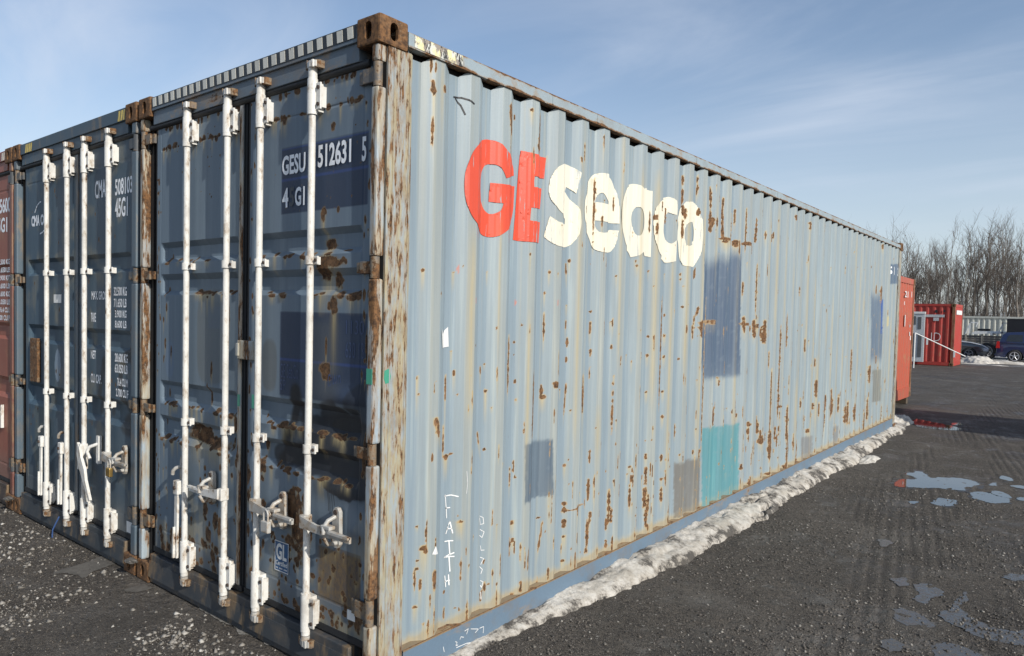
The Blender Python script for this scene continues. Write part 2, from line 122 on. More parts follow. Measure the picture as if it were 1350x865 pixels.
WET = [[(1.725,3.04),(1.755,3.107),(1.821,3.089),(1.88,3.046),(1.948,2.996),(1.948,2.924),(1.883,2.9),(1.831,2.853),(1.779,2.916)],[(1.75,3.649),(1.807,3.725),(1.887,3.636),(1.917,3.574),(1.878,3.471),(1.854,3.343),(1.797,3.397),(1.815,3.524)],[(1.973,3.17),(1.999,3.353),(2.011,3.595),(2.042,3.69),(2.088,3.516),(2.05,3.399),(2.098,3.285),(2.193,3.221),(2.266,3.144),(2.229,3.041),(2.156,3.026),(2.095,3.059),(2.035,3.076)],[(2.156,3.026),(2.227,3.057),(2.291,3.168),(2.415,3.229),(2.442,3.069),(2.377,2.978),(2.29,2.963),(2.218,2.963)],[(2.003,2.62),(2.046,2.707),(2.11,2.702),(2.196,2.657),(2.272,2.579),(2.04,2.368)],[(1.763,2.482),(1.798,2.547),(1.855,2.501),(1.861,2.413),(1.818,2.344),(1.771,2.393)],[(2.22,4.334),(2.277,4.465),(2.363,4.519),(2.371,4.373),(2.289,4.297)],[(1.591,3.695),(1.648,3.773),(1.694,3.644),(1.648,3.577)],[(1.269,4.73),(1.328,4.787),(1.404,4.685),(1.351,4.534)]]
ICE = [[(-1.716,0.017),(-1.637,0.065),(-1.383,0.041),(-1.147,0.049),(-0.902,0.069),(-0.664,0.09),(-0.609,0.043),(-0.683,0.022),(-0.896,0.006),(-1.134,-0.018),(-1.387,-0.016),(-1.606,-0.012)],[(-2.978,-0.369),(-3.007,-0.173),(-3.058,0.054),(-2.861,0.1),(-2.81,0.013),(-2.771,-0.143),(-2.692,-0.264),(-2.869,-0.329),(-2.902,-0.389)],[(-2.264,-0.192),(-2.276,-0.038),(-2.131,-0.015),(-2.161,-0.15)]]
PEB = [((-4.609,-0.095),400,0.9),((-4.109,-0.25),500,0.8),((-3.877,-0.352),400,0.6),((-3.663,-0.447),300,0.5),((-3.343,-0.355),150,0.35),((-2.26,-0.774),260,0.25),((-2.418,-0.785),120,0.2),((-2.539,-0.394),300,0.3),((-2.657,-0.159),260,0.3),((-2.669,-0.016),120,0.25),((-1.484,-0.192),350,0.25),((-1.313,-0.359),450,0.25),((-1.491,-0.324),200,0.22),((-1.256,-0.23),250,0.25),((-2.449,-0.521),200,0.4),((-1.74,-0.341),200,0.6),((-2.573,-0.636),120,0.3),((-1.018,-0.24),250,0.3),((-0.791,-0.105),200,0.3)]
# ------------------------------------------------------------------ mesh helpers
GZ = -0.12        # ground level
S = 1.14          # heights in this yard run tall

class MB:
    def __init__(s):
        s.v = []; s.f = []; s.sm = []
    def add(s, vs, fs, smooth=False):
        o = len(s.v); s.v += [tuple(map(float, p)) for p in vs]
        for f in fs:
            s.f.append(tuple(i + o for i in f)); s.sm.append(smooth)
    def box(s, x0, x1, y0, y1, z0, z1, bev=0.0, mat=None):
        if bev <= 0:
            vs = [(x, y, z) for z in (z0, z1) for y in (y0, y1) for x in (x0, x1)]
            fs = [(0, 2, 3, 1), (4, 5, 7, 6), (0, 1, 5, 4), (2, 6, 7, 3), (0, 4, 6, 2), (1, 3, 7, 5)]
        else:
            bm = bmesh.new(); bmesh.ops.create_cube(bm, size=1)
            for v in bm.verts:
                v.co = Vector(((x0 + x1) / 2 + v.co.x * (x1 - x0), (y0 + y1) / 2 + v.co.y * (y1 - y0), (z0 + z1) / 2 + v.co.z * (z1 - z0)))
            bmesh.ops.bevel(bm, geom=bm.edges[:], offset=bev, segments=2, affect='EDGES', profile=.6)
            vs = [v.co[:] for v in bm.verts]; bm.verts.index_update(); fs = [tuple(v.index for v in f.verts) for f in bm.faces]; bm.free()
        if mat is not None: vs = [tuple(mat @ Vector(p)) for p in vs]
        s.add(vs, fs); return s
    def tube(s, pts, r, n=10, cap=True, smooth=True):
        """r: radius or list of radii"""
        pts = [Vector(p) for p in pts]; rs = r if isinstance(r, (list, tuple)) else [r] * len(pts)
        vs = []; a = None
        for i, p in enumerate(pts):
            d = (pts[min(i + 1, len(pts) - 1)] - pts[max(i - 1, 0)])
            if d.length < 1e-9: d = Vector((0, 0, 1))
            d.normalize()
            if a is None:
                a = d.orthogonal().normalized()
            a = (a - d * a.dot(d)).normalized() if (a - d * a.dot(d)).length > 1e-6 else d.orthogonal().normalized()
            b = d.cross(a)
            for k in range(n):
                t = 2 * math.pi * k / n
                vs.append(p + (a * math.cos(t) + b * math.sin(t)) * rs[i])
        fs = []
        for i in range(len(pts) - 1):
            for k in range(n):
                k2 = (k + 1) % n
                fs.append((i * n + k, i * n + k2, (i + 1) * n + k2, (i + 1) * n + k))
        s.add(vs, fs, smooth)
        if cap:
            L = len(pts) - 1
            s.add(vs[:n], [tuple(range(n - 1, -1, -1))]); s.add(vs[L * n:], [tuple(range(n))])
        return s
    def prism(s, poly, axis, a, b, bev=0):
        """poly: 2D points, extruded along axis (0,1,2) from a to b"""
        def P(p, h):
            q = [0, 0, 0]; o = [i for i in range(3) if i != axis]
            q[axis] = h; q[o[0]] = p[0]; q[o[1]] = p[1]; return q
        n = len(poly); vs = [P(p, a) for p in poly] + [P(p, b) for p in poly]
        fs = [tuple(range(n - 1, -1, -1)), tuple(range(n, 2 * n))]
        for i in range(n): j = (i + 1) % n; fs.append((i, j, n + j, n + i))
        s.add(vs, fs); return s

def finish(me, smooth_angle=None):
    bm = bmesh.new(); bm.from_mesh(me); bmesh.ops.recalc_face_normals(bm, faces=bm.faces[:]); bm.to_mesh(me); bm.free()

def link(name, me, mat=None, parent=None, loc=None, **tags):
    o = bpy.data.objects.new(name, me)
    col.objects.link(o)
    if mat is not None and me is not None and len(me.materials) == 0: me.materials.append(mat)
    if parent is not None:
        o.parent = parent
    if loc is not None: o.location = loc
    for k, v in tags.items(): o[k] = v
    return o

def mesh_of(mb, name, recalc=True):
    me = bpy.data.meshes.new(name)
    me.from_pydata(mb.v, [], mb.f)
    me.polygons.foreach_set('use_smooth', mb.sm)
    if recalc: finish(me)
    return me

def obj(name, mb, mat, parent=None, **tags):
    """vertices are given in world metres; a parent's offset is taken out"""
    me = mesh_of(mb, name)
    if parent is not None:
        base = parent
        off = Vector((0, 0, 0))
        while base is not None:
            off += base.location; base = base.parent
        if off.length > 0: me.transform(Matrix.Translation(-off))
    return link(name, me, mat, parent, **tags)

def thing(name, loc, label, cat, group=None):
    o = bpy.data.objects.new(name, None); o.empty_display_size = .2
    col.objects.link(o); o.location = loc; o['label'] = label; o['category'] = cat
    if group: o['group'] = group
    return o

def origin_of(o):
    off = Vector((0, 0, 0))
    while o is not None:
        off += o.location; o = o.parent
    return off

def copy_tree(o, parent=None):
    c = o.copy(); col.objects.link(c); c.parent = parent
    for ch in [x for x in o.children]: copy_tree(ch, c)
    return c

def ngrid(name, P, colr, rust, stain, mat, parent=None, flip=False, smooth=False):
    """P: (nu,nv,3) array of points; painted attributes per vertex"""
    nu, nv = P.shape[:2]
    me = bpy.data.meshes.new(name)
    off = origin_of(parent) if parent is not None else Vector((0, 0, 0))
    V = (P.reshape(-1, 3) - np.array(off)[None]).astype(np.float32)
    i = np.arange(nu - 1)[:, None] * nv + np.arange(nv - 1)[None]
    q = np.stack([i, i + nv, i + nv + 1, i + 1], -1).reshape(-1, 4)
    if flip: q = q[:, ::-1]
    nf = len(q)
    me.vertices.add(len(V)); me.vertices.foreach_set('co', V.ravel())
    me.loops.add(nf * 4); me.loops.foreach_set('vertex_index', q.ravel().astype(np.int32))
    me.polygons.add(nf); me.polygons.foreach_set('loop_start', (np.arange(nf) * 4).astype(np.int32))
    me.polygons.foreach_set('use_smooth', np.full(nf, smooth))
    me.update(calc_edges=True)
    if colr is not None:
        c4 = np.concatenate([colr.reshape(-1, 3), np.ones((nu * nv, 1))], 1).astype(np.float32)
        a = me.attributes.new('paint', 'FLOAT_COLOR', 'POINT'); a.data.foreach_set('color', c4.ravel())
    for nm, arr in (('rust', rust), ('stain', stain)):
        if arr is not None:
            a = me.attributes.new(nm, 'FLOAT', 'POINT'); a.data.foreach_set('value', arr.astype(np.float32).ravel())
    return link(name, me, mat, parent)

# value noise in numpy
def vnoise(x, y, seed=0):
    r = np.random.default_rng(seed); N = 256; g = r.random((N, N))
    xi = np.floor(x).astype(int); yi = np.floor(y).astype(int); fx = x - xi; fy = y - yi
    fx = fx * fx * (3 - 2 * fx); fy = fy * fy * (3 - 2 * fy)
    a = g[xi % N, yi % N]; b = g[(xi + 1) % N, yi % N]; c = g[xi % N, (yi + 1) % N]; d = g[(xi + 1) % N, (yi + 1) % N]
    return (a * (1 - fx) + b * fx) * (1 - fy) + (c * (1 - fx) + d * fx) * fy
def fbm(x, y, seed=0, oct=4):
    s = 0; a = .5; t = 0
    for k in range(oct):
        s = s + a * vnoise(x * 2 ** k, y * 2 ** k, seed + k); t += a; a *= .5
    return s / t

# ------------------------------------------------------------------ materials
MATS = {}
def new_mat(name):
    m = bpy.data.materials.new(name); m.use_nodes = True; MATS[name] = m
    return m, T(m.node_tree)

def out(t, **kw):
    p = t.n('ShaderNodeBsdfPrincipled', None, **kw)
    t.n('ShaderNodeOutputMaterial', None, Surface=p.outputs[0]); return p

def rust_nodes(t, P, dark=1.0):
    f = t.noise(P, 45, 6, .7)
    g = t.noise(P, 12, 4, .6)
    c = t.mix(t.ss(f, .35, .65), tuple(dark * k for k in (.050, .026, .013)), tuple(dark * k for k in (.200, .098, .038)))
    c = t.mix(t.ss(g, .5, .72, 0, .6), c, (.25, .145, .075))
    return c

def painted(name, rough=.5, streak=(26, 26, .7), amt=.22, chalk=(.42, .43, .38), under=None, fade=.30, dark=1.0):
    """paint whose colour, rust and stains come from the hand painted mesh attributes, with fine relief on top"""
    m, t = new_mat(name)
    P = t.n('ShaderNodeTexCoord').outputs['Object']
    base = t.n('ShaderNodeAttribute', {'attribute_name': 'paint'}).outputs['Color']
    ru = t.n('ShaderNodeAttribute', {'attribute_name': 'rust'}).outputs['Fac']
    st = t.n('ShaderNodeAttribute', {'attribute_name': 'stain'}).outputs['Fac']
    s1 = t.noise(t.map(P, streak), 1, 5, .6)
    s2 = t.noise(t.map(P, (streak[0] * 3.5, streak[1] * 3.5, streak[2] * 3.5)), 1, 3, .6)
    big = t.noise(P, 1.3, 4, .6)
    fine = t.noise(P, 90, 4, .7)
    v = t.math('ADD', t.math('MULTIPLY', t.math('SUBTRACT', s1, .5), amt * 1.6), t.math('MULTIPLY', t.math('SUBTRACT', s2, .5), amt * .9))
    v = t.math('ADD', v, t.math('MULTIPLY', t.math('SUBTRACT', big, .5), amt * .8))
    v = t.math('ADD', v, 1.0)
    vv = t.n('ShaderNodeCombineColor', None, Red=v, Green=v, Blue=v).outputs[0]
    c = t.mix(1.0, base, vv, 'MULTIPLY')
    c = t.mix(t.ss(s1, .50, .76, 0, min(1, fade * 2.6)), c, t.mix(1.0, c, (1.30, 1.24, 1.14), 'MULTIPLY'))
    c = t.mix(t.ss(s1, .62, .80, 0, fade * .35), c, chalk)
    if under is not None:
        c = t.mix(t.ss(t.noise(t.map(P, (26, 26, 2.2)), 1.3, 6, .72), .60, .64), c, under)
    stm = t.math('MULTIPLY', st, t.ss(s2, .25, .7, .45, 1.0), clamp=True)
    c = t.mix(stm, c, (.46, .36, .17))
    e = t.math('ADD', ru, t.math('MULTIPLY', t.math('SUBTRACT', t.noise(t.map(P, (1, 1, .5)), 52, 6, .75), .5), 1.15))
    rm = t.ss(e, .47, .56)
    halo = t.ss(e, .22, .5, 0, .75)
    c = t.mix(halo, c, tuple((dark ** 1.6) * k for k in (.42, .27, .11)))
    c = t.mix(rm, c, rust_nodes(t, P, dark))
    # fine scratches and pits down to bare steel
    pit = t.ss(t.noise(t.map(P, (30, 30, 6)), 3.0, 6, .75), .69, .73)
    c = t.mix(t.math('MULTIPLY', pit, .65), c, (.12, .07, .045))
    h = t.math('ADD', t.math('MULTIPLY', rm, -.6), t.math('MULTIPLY', fine, .35))
    h = t.math('ADD', h, t.math('MULTIPLY', s1, .3))
    b = t.n('ShaderNodeBump', None, Strength=.35, Distance=.004, Height=h)
    out(t, Base_Color=c, Roughness=t.ss(rm, 0, 1, rough, .9), Normal=b.outputs[0])
    return m

def worn(name, base, rustamt=.5, rough=.55, edge=None, sc=1.0, dirt=.3, stretch=(1, 1, .25), second=None, bump=.3, chips=.64):
    """plain paint with noise driven rust, grime and chips; edge=(axis, lo, hi, width) adds rust along two borders"""
    m, t = new_mat(name)
    P = t.n('ShaderNodeTexCoord').outputs['Object']
    Q = t.map(P, tuple(k * sc for k in stretch))
    a = t.noise(Q, 9, 7, .68); bgn = t.noise(Q, 2.2, 3, .5); f = t.noise(P, 70, 4, .7)
    thr = .66 - rustamt * .22
    e = t.math('ADD', t.math('MULTIPLY', a, .75), t.math('MULTIPLY', bgn, .25))
    if edge:
        ax, lo, hi, wd = edge
        sp_ = t.n('ShaderNodeSeparateXYZ', None, Vector=P).outputs[ax]
        d = t.math('MINIMUM', t.math('SUBTRACT', sp_, lo), t.math('SUBTRACT', hi, sp_))
        e = t.math('ADD', e, t.ss(d, 0, wd, .2, 0))
    rm = t.ss(e, thr, thr + .045)
    c = t.mix(t.ss(f, .3, .7, 0, .25), base, tuple(k * .72 for k in base))
    if second: c = t.mix(t.ss(t.noise(Q, 5, 5, .6), .42, .6), c, second)
    c = t.mix(t.ss(t.noise(P, 6, 5, .65), .45, .75, 0, dirt), c, (.17, .13, .09))
    c = t.mix(t.ss(e, thr - .09, thr, 0, .5), c, (.30, .20, .10))
    c = t.mix(rm, c, rust_nodes(t, P))
    h = t.math('ADD', t.math('MULTIPLY', rm, -.5), t.math('MULTIPLY', f, .5))
    b = t.n('ShaderNodeBump', None, Strength=bump, Distance=.004, Height=h)
    out(t, Base_Color=c, Roughness=t.ss(rm, 0, 1, rough, .9), Normal=b.outputs[0])
    return m

def plain(name, base, rough=.5, metal=0.0, var=.15, sc=20, bump=.1):
    m, t = new_mat(name)
    P = t.n('ShaderNodeTexCoord').outputs['Object']
    n_ = t.noise(P, sc, 5, .65)
    c = t.mix(t.ss(n_, .3, .7), tuple(k * (1 - var) for k in base), tuple(min(1, k * (1 + var)) for k in base))
    b = t.n('ShaderNodeBump', None, Strength=bump, Distance=.003, Height=n_)
    out(t, Base_Color=c, Roughness=rough, Metallic=metal, Normal=b.outputs[0])
    return m

def lettering(name, base, under=(.3, .37, .41), wear=.5, rough=.5):
    """painted lettering, worn through to what lies below in vertical scuffs"""
    m, t = new_mat(name)
    P = t.n('ShaderNodeTexCoord').outputs['Object']
    a = t.noise(t.map(P, (30, 30, 3)), 1.2, 6, .7); s = t.noise(t.map(P, (14, 14, .8)), 1, 4, .6)
    k = t.ss(a, .70 - wear * .14, .74 - wear * .12)
    c = t.mix(t.ss(s, .35, .7), base, tuple(x * .80 for x in base))
    c = t.mix(t.ss(t.noise(P, 50, 4, .7), .62, .75, 0, .5), c, (.28, .2, .12))
    c = t.mix(k, c, under)
    out(t, Base_Color=c, Roughness=rough)
    return m

BLUE = (.232, .288, .320)
M_side = painted('faded_blue_side_paint')
M_letr = painted('worn_orange_lettering', amt=.16, chalk=(.66, .20, .12), under=(.28, .32, .33), fade=.35)
M_letc = painted('worn_cream_lettering', amt=.10, chalk=(.62, .58, .44), under=(.42, .44, .42), fade=.5)
M_door = painted('shade_darkened_door_paint', rough=.6, amt=.14, chalk=(.16, .19, .21), dark=.62, fade=.12)
M_post = worn('weathered_corner_post', (.31, .35, .36), rustamt=.58, stretch=(5, 5, .9), second=(.36, .33, .23), dirt=.6)
M_jbar = worn('blue_grey_hinge_bar', (.33, .39, .43), rustamt=.72, stretch=(3, 3, .5), second=(.40, .38, .31))
M_rail = worn('blue_grey_rail', (.285, .345, .375), rustamt=.12, edge=(2, 0.0, .114, .030), sc=.8, dirt=.3, stretch=(1, .6, 1))
M_sill = worn('blue_bottom_rail', (.20, .27, .34), rustamt=.05, edge=(2, -.3, .19, .035), dirt=.55, stretch=(1, .5, 1))
M_cast = worn('rusty_casting', (.06, .038, .028), rustamt=1.3, dirt=.6, stretch=(1, 1, 1), bump=.5)
M_head = worn('slate_header', (.12, .155, .19), rustamt=.42, dirt=.5, stretch=(.5, 1, 1))
M_dark = plain('black_rubber_gasket', (.018, .019, .021), .7, sc=30)
M_void = plain('hollow_shade_black', (.012, .012, .012), .9)  # near-black that gives gaps and hollows their shade
M_white = worn('white_bar_paint', (.70, .685, .64), rustamt=.26, rough=.5, dirt=.4, stretch=(2.5, 2.5, 1.2), bump=.35)
M_galv = worn('chipped_grey_steel', (.46, .45, .42), rustamt=.42, rough=.4, dirt=.5, stretch=(1.5, 1.5, 1.5))
M_rustc = worn('rusted_steel', (.085, .05, .036), rustamt=1.1, dirt=.4, stretch=(2, 2, 2), bump=.5)
M_brass = plain('brass', (.45, .30, .10), .35, .8)
M_bolt = plain('dark_bolt', (.06, .04, .03), .6)
M_orange = lettering('orange_red_lettering', (.66, .075, .030), wear=.12)
M_cream = lettering('cream_lettering', (.86, .82, .68), wear=.22)
M_num = lettering('pale_number_lettering', (.90, .92, .95), under=(.12, .16, .21), wear=.15)
M_numg = lettering('grey_number_lettering', (.36, .40, .44), under=(.12, .16, .21), wear=.5)
M_numd = lettering('dark_number_lettering', (.035, .045, .06), under=(.12, .16, .21), wear=.3)
M_navy = lettering('navy_ghost_lettering', (.045, .075, .17), under=(.07, .10, .16), wear=.3)
M_chalk = lettering('chalk_line', (.85, .85, .83), wear=.4)
M_mark = plain('black_marker', (.02, .02, .022), .6)
M_stickw = plain('white_sticker', (.72, .72, .70), .4, var=.08)
M_stickb = plain('blue_sticker', (.02, .09, .21), .35, var=.12)
M_cma = worn('navy_container_paint', (.045, .078, .108), rustamt=.08, dirt=.25)
M_cmaj = worn('navy_post_paint', (.085, .12, .15), rustamt=.25, dirt=.5)
M_redc = worn('brick_red_paint', (.28, .088, .055), rustamt=.05, dirt=.2)
M_orng = worn('orange_red_container_paint', (.42, .085, .045), rustamt=.10, dirt=.4, rough=.5)
M_redid = worn('bright_red_container_paint', (.38, .035, .025), rustamt=.0, dirt=.25)
M_paled = worn('pale_grey_container_paint', (.50, .50, .44), rustamt=.05, dirt=.3)
M_greyc = worn('grey_container_paint', (.22, .24, .25), rustamt=.1, dirt=.3)
M_yel = plain('yellow_stripe', (.55, .42, .10), .5)
M_blk = plain('black_plate', (.02, .022, .024), .45)
M_strw = lettering('cream_stripe_block', (.68, .66, .58), under=(.04, .04, .04), wear=.4)

# ------------------------------------------------------------------ draping flat lettering on surfaces
def flatten(o, parent):
    pass

def drape(name, poly_sets, f, breaks_u, mat, parent, eps=.0015, breaks_v=(), **tags):
    """poly_sets: list of (outer, holes) in surface coordinates (u,v); f(u,v)->xyz; cut at every fold of the surface"""
    bm = bmesh.new()
    from mathutils.geometry import tessellate_polygon
    for outer, holes in poly_sets:
        loops = [[Vector((a, b, 0)) for a, b in outer]] + [[Vector((a, b, 0)) for a, b in h] for h in holes if len(h) > 2]
        tris = tessellate_polygon(loops)
        vs = [bm.verts.new(p) for l in loops for p in l]
        for tr in tris:
            try: bm.faces.new([vs[i] for i in tr])
            except ValueError: pass
    return _drape_bm(name, bm, f, breaks_u, mat, parent, breaks_v, **tags)

def smooth_poly(pts, it=2, keep=38):
    for _ in range(it):
        n = len(pts); o = []
        for i in range(n):
            a, b, c = Vector(pts[i - 1]), Vector(pts[i]), Vector(pts[(i + 1) % n])
            u, v = b - a, c - b
            ang = math.degrees(u.angle(v)) if u.length and v.length else 0
            if ang > keep: o.append(tuple(b))
            else: o += [tuple(b.lerp(a, .25)), tuple(b.lerp(c, .25))]
        pts = o
    return pts

def _drape_bm(name, bm, f, breaks_u, mat, parent, breaks_v=(), **tags):
    if bm.verts:
        umin = min(v.co.x for v in bm.verts); umax = max(v.co.x for v in bm.verts)
        for b in breaks_u:
            if umin < b < umax:
                bmesh.ops.bisect_plane(bm, geom=bm.verts[:] + bm.edges[:] + bm.faces[:], plane_co=(b, 0, 0), plane_no=(1, 0, 0), dist=1e-6)
        vmin = min(v.co.y for v in bm.verts); vmax = max(v.co.y for v in bm.verts)
        for b in breaks_v:
            if vmin < b < vmax:
                bmesh.ops.bisect_plane(bm, geom=bm.verts[:] + bm.edges[:] + bm.faces[:], plane_co=(0, b, 0), plane_no=(0, 1, 0), dist=1e-6)
    off = origin_of(parent) if parent is not None else Vector((0, 0, 0))
    for v in bm.verts: v.co = Vector(f(v.co.x, v.co.y)) - off
    me = bpy.data.meshes.new(name); bm.to_mesh(me); bm.free()
    return link(name, me, mat, parent, **tags)

_fontcache = {}
def text_bm(s, u0, u1, v0, v1, bold=.0, sx=None, flipu=False, slant=0.0):
    """text as flat faces fitted into the box u0..u1 x v0..v1"""
    cu = bpy.data.curves.new('t', 'FONT'); cu.body = s; cu.offset = bold; cu.resolution_u = 3
    ob = bpy.data.objects.new('t', cu); col.objects.link(ob)
    dg = bpy.context.evaluated_depsgraph_get(); dg.update()
    me = bpy.data.meshes.new_from_object(ob.evaluated_get(dg))
    bpy.data.objects.remove(ob); bpy.data.curves.remove(cu)
    bm = bmesh.new(); bm.from_mesh(me); bpy.data.meshes.remove(me)
    xs = [v.co.x for v in bm.verts]; ys = [v.co.y for v in bm.verts]
    a, b, c, d = min(xs), max(xs), min(ys), max(ys)
    for v in bm.verts:
        x = (v.co.x - a) / (b - a); y = (v.co.y - c) / max(1e-6, d - c)
        v.co = Vector((u0 + (u1 - u0) * x + slant * y, v0 + (v1 - v0) * y, 0))
    return bm

def text_on(name, s, box, f, breaks, mat, parent, bold=.015, breaks_v=(), **tags):
    return _drape_bm(name, text_bm(s, *box, bold=bold), f, breaks, mat, parent, breaks_v, **tags)

def strokes(name, lines, wd, f, breaks, mat, parent, **tags):
    polys = []
    for ln in lines:
        for (a, b), (c, d) in zip(ln[:-1], ln[1:]):
            dx, dy = c - a, d - b; L = math.hypot(dx, dy) or 1e-6
            nx, ny = -dy / L * wd / 2, dx / L * wd / 2; ex, ey = dx / L * wd * .3, dy / L * wd * .3
            polys.append(([(a - ex + nx, b - ey + ny), (a - ex - nx, b - ey - ny), (c + ex - nx, d + ey - ny), (c + ex + nx, d + ey + ny)], []))
    return drape(name, polys, f, breaks, mat, parent, **tags)
# ------------------------------------------------------------------ shared container pieces
def casting_mesh():
    """corner casting 0.165 x 0.184 x 0.135 with oval holes in its two outer faces; outer corner at (+x,-y)"""
    bm = bmesh.new(); bmesh.ops.create_cube(bm, size=1)
    for v in bm.verts: v.co = Vector((v.co.x * .168, v.co.y * .186, v.co.z * .136))
    bmesh.ops.bevel(bm, geom=bm.edges[:], offset=.011, segments=2, affect='EDGES', profile=.6)
    a = bpy.data.meshes.new('a'); bm.to_mesh(a); bm.free()
    def cutter(kind):
        if kind == 'in':
            b = bmesh.new(); bmesh.ops.create_cube(b, size=1)
            for v in b.verts: v.co = Vector((v.co.x * .132, v.co.y * .15, v.co.z * .10))
            me = bpy.data.meshes.new(kind); b.to_mesh(me); b.free(); return me
        prof_ = []
        for k in range(20):
            an = 2 * math.pi * (k + .5) / 20; c, s_ = math.cos(an) * .026, math.sin(an) * .026
            prof_.append((c, s_ + (.017 if s_ > 0 else -.017)))
        q = MB(); q.prism(prof_, 0 if kind == 'x' else 1, -.2, .2); return mesh_of(q, kind)
    oa = bpy.data.objects.new('a', a); col.objects.link(oa); cs = []
    for k in ('in', 'x', 'y'):
        ob = bpy.data.objects.new(k, cutter(k)); col.objects.link(ob); cs.append(ob)
        md = oa.modifiers.new(k, 'BOOLEAN'); md.operation = 'DIFFERENCE'; md.object = ob; md.solver = 'EXACT'
    dg = bpy.context.evaluated_depsgraph_get(); dg.update()
    me = bpy.data.meshes.new_from_object(oa.evaluated_get(dg)); me.name = 'corner_casting'
    for o in [oa] + cs: bpy.data.objects.remove(o)
    return me
CAST = casting_mesh()
_castm = {}
def castings(t, x0, x1, y0, y1, zb, zt, mat):
    k = mat.name
    if k not in _castm:
        m = CAST.copy(); m.materials.clear(); m.materials.append(mat); _castm[k] = m
    off = t.location
    for x in (x1 - .078, x0 + .078):
        for y in (y0 + .085, y1 - .085):
            for z in (zt - .068, zb + .068):
                link('corner_casting', _castm[k], None, t, Vector((x, y, z)) - off)

def corr_panel(name, t, mat, axis, a0, a1, z0, z1, plane, sgn, pitch=.279, depth=.038, phase=0.0):
    """trapezoid corrugated sheet. axis 'y': runs along y at x=plane; axis 'x': runs along x at y=plane. sgn=outward"""
    pr = [(0, 0), (.068, 1), (.138, 1), (.206, 0)]
    sc = pitch / .279
    pts = []; k = math.floor((a0 - phase) / pitch) - 1
    while True:
        base = phase + k * pitch
        for du, d in pr:
            u = base + du * sc
            if a0 < u < a1: pts.append((u, d))
        if base > a1: break
        k += 1
    pts = [(a0, 0)] + pts + [(a1, 0)]
    mb = MB(); vs = []; fs = []
    for u, d in pts:
        off = plane - sgn * depth * d
        for z in (z0, z1): vs.append((off, u, z) if axis == 'y' else (u, off, z))
    n = len(pts)
    for i in range(n - 1): fs.append((2 * i, 2 * i + 2, 2 * i + 3, 2 * i + 1))
    # inner skin 2 mm behind, so that the sheet has thickness
    o2 = len(vs)
    for u, d in pts:
        off = plane - sgn * (depth * d + .004)
        for z in (z0, z1): vs.append((off, u, z) if axis == 'y' else (u, off, z))
    for i in range(n - 1): fs.append((o2 + 2 * i, o2 + 2 * i + 1, o2 + 2 * i + 3, o2 + 2 * i + 2))
    mb.v = vs; mb.f = fs; mb.sm = [False] * len(fs)
    me = bpy.data.meshes.new(name); me.from_pydata([tuple(Vector(v) - origin_of(t)) for v in vs], [], fs)
    # outward side first
    me.update(); nrm = me.polygons[0].normal; want = Vector((sgn, 0, 0)) if axis == 'y' else Vector((0, sgn, 0))
    if nrm.dot(want) < 0: me.flip_normals()
    return link(name, me, mat, t)

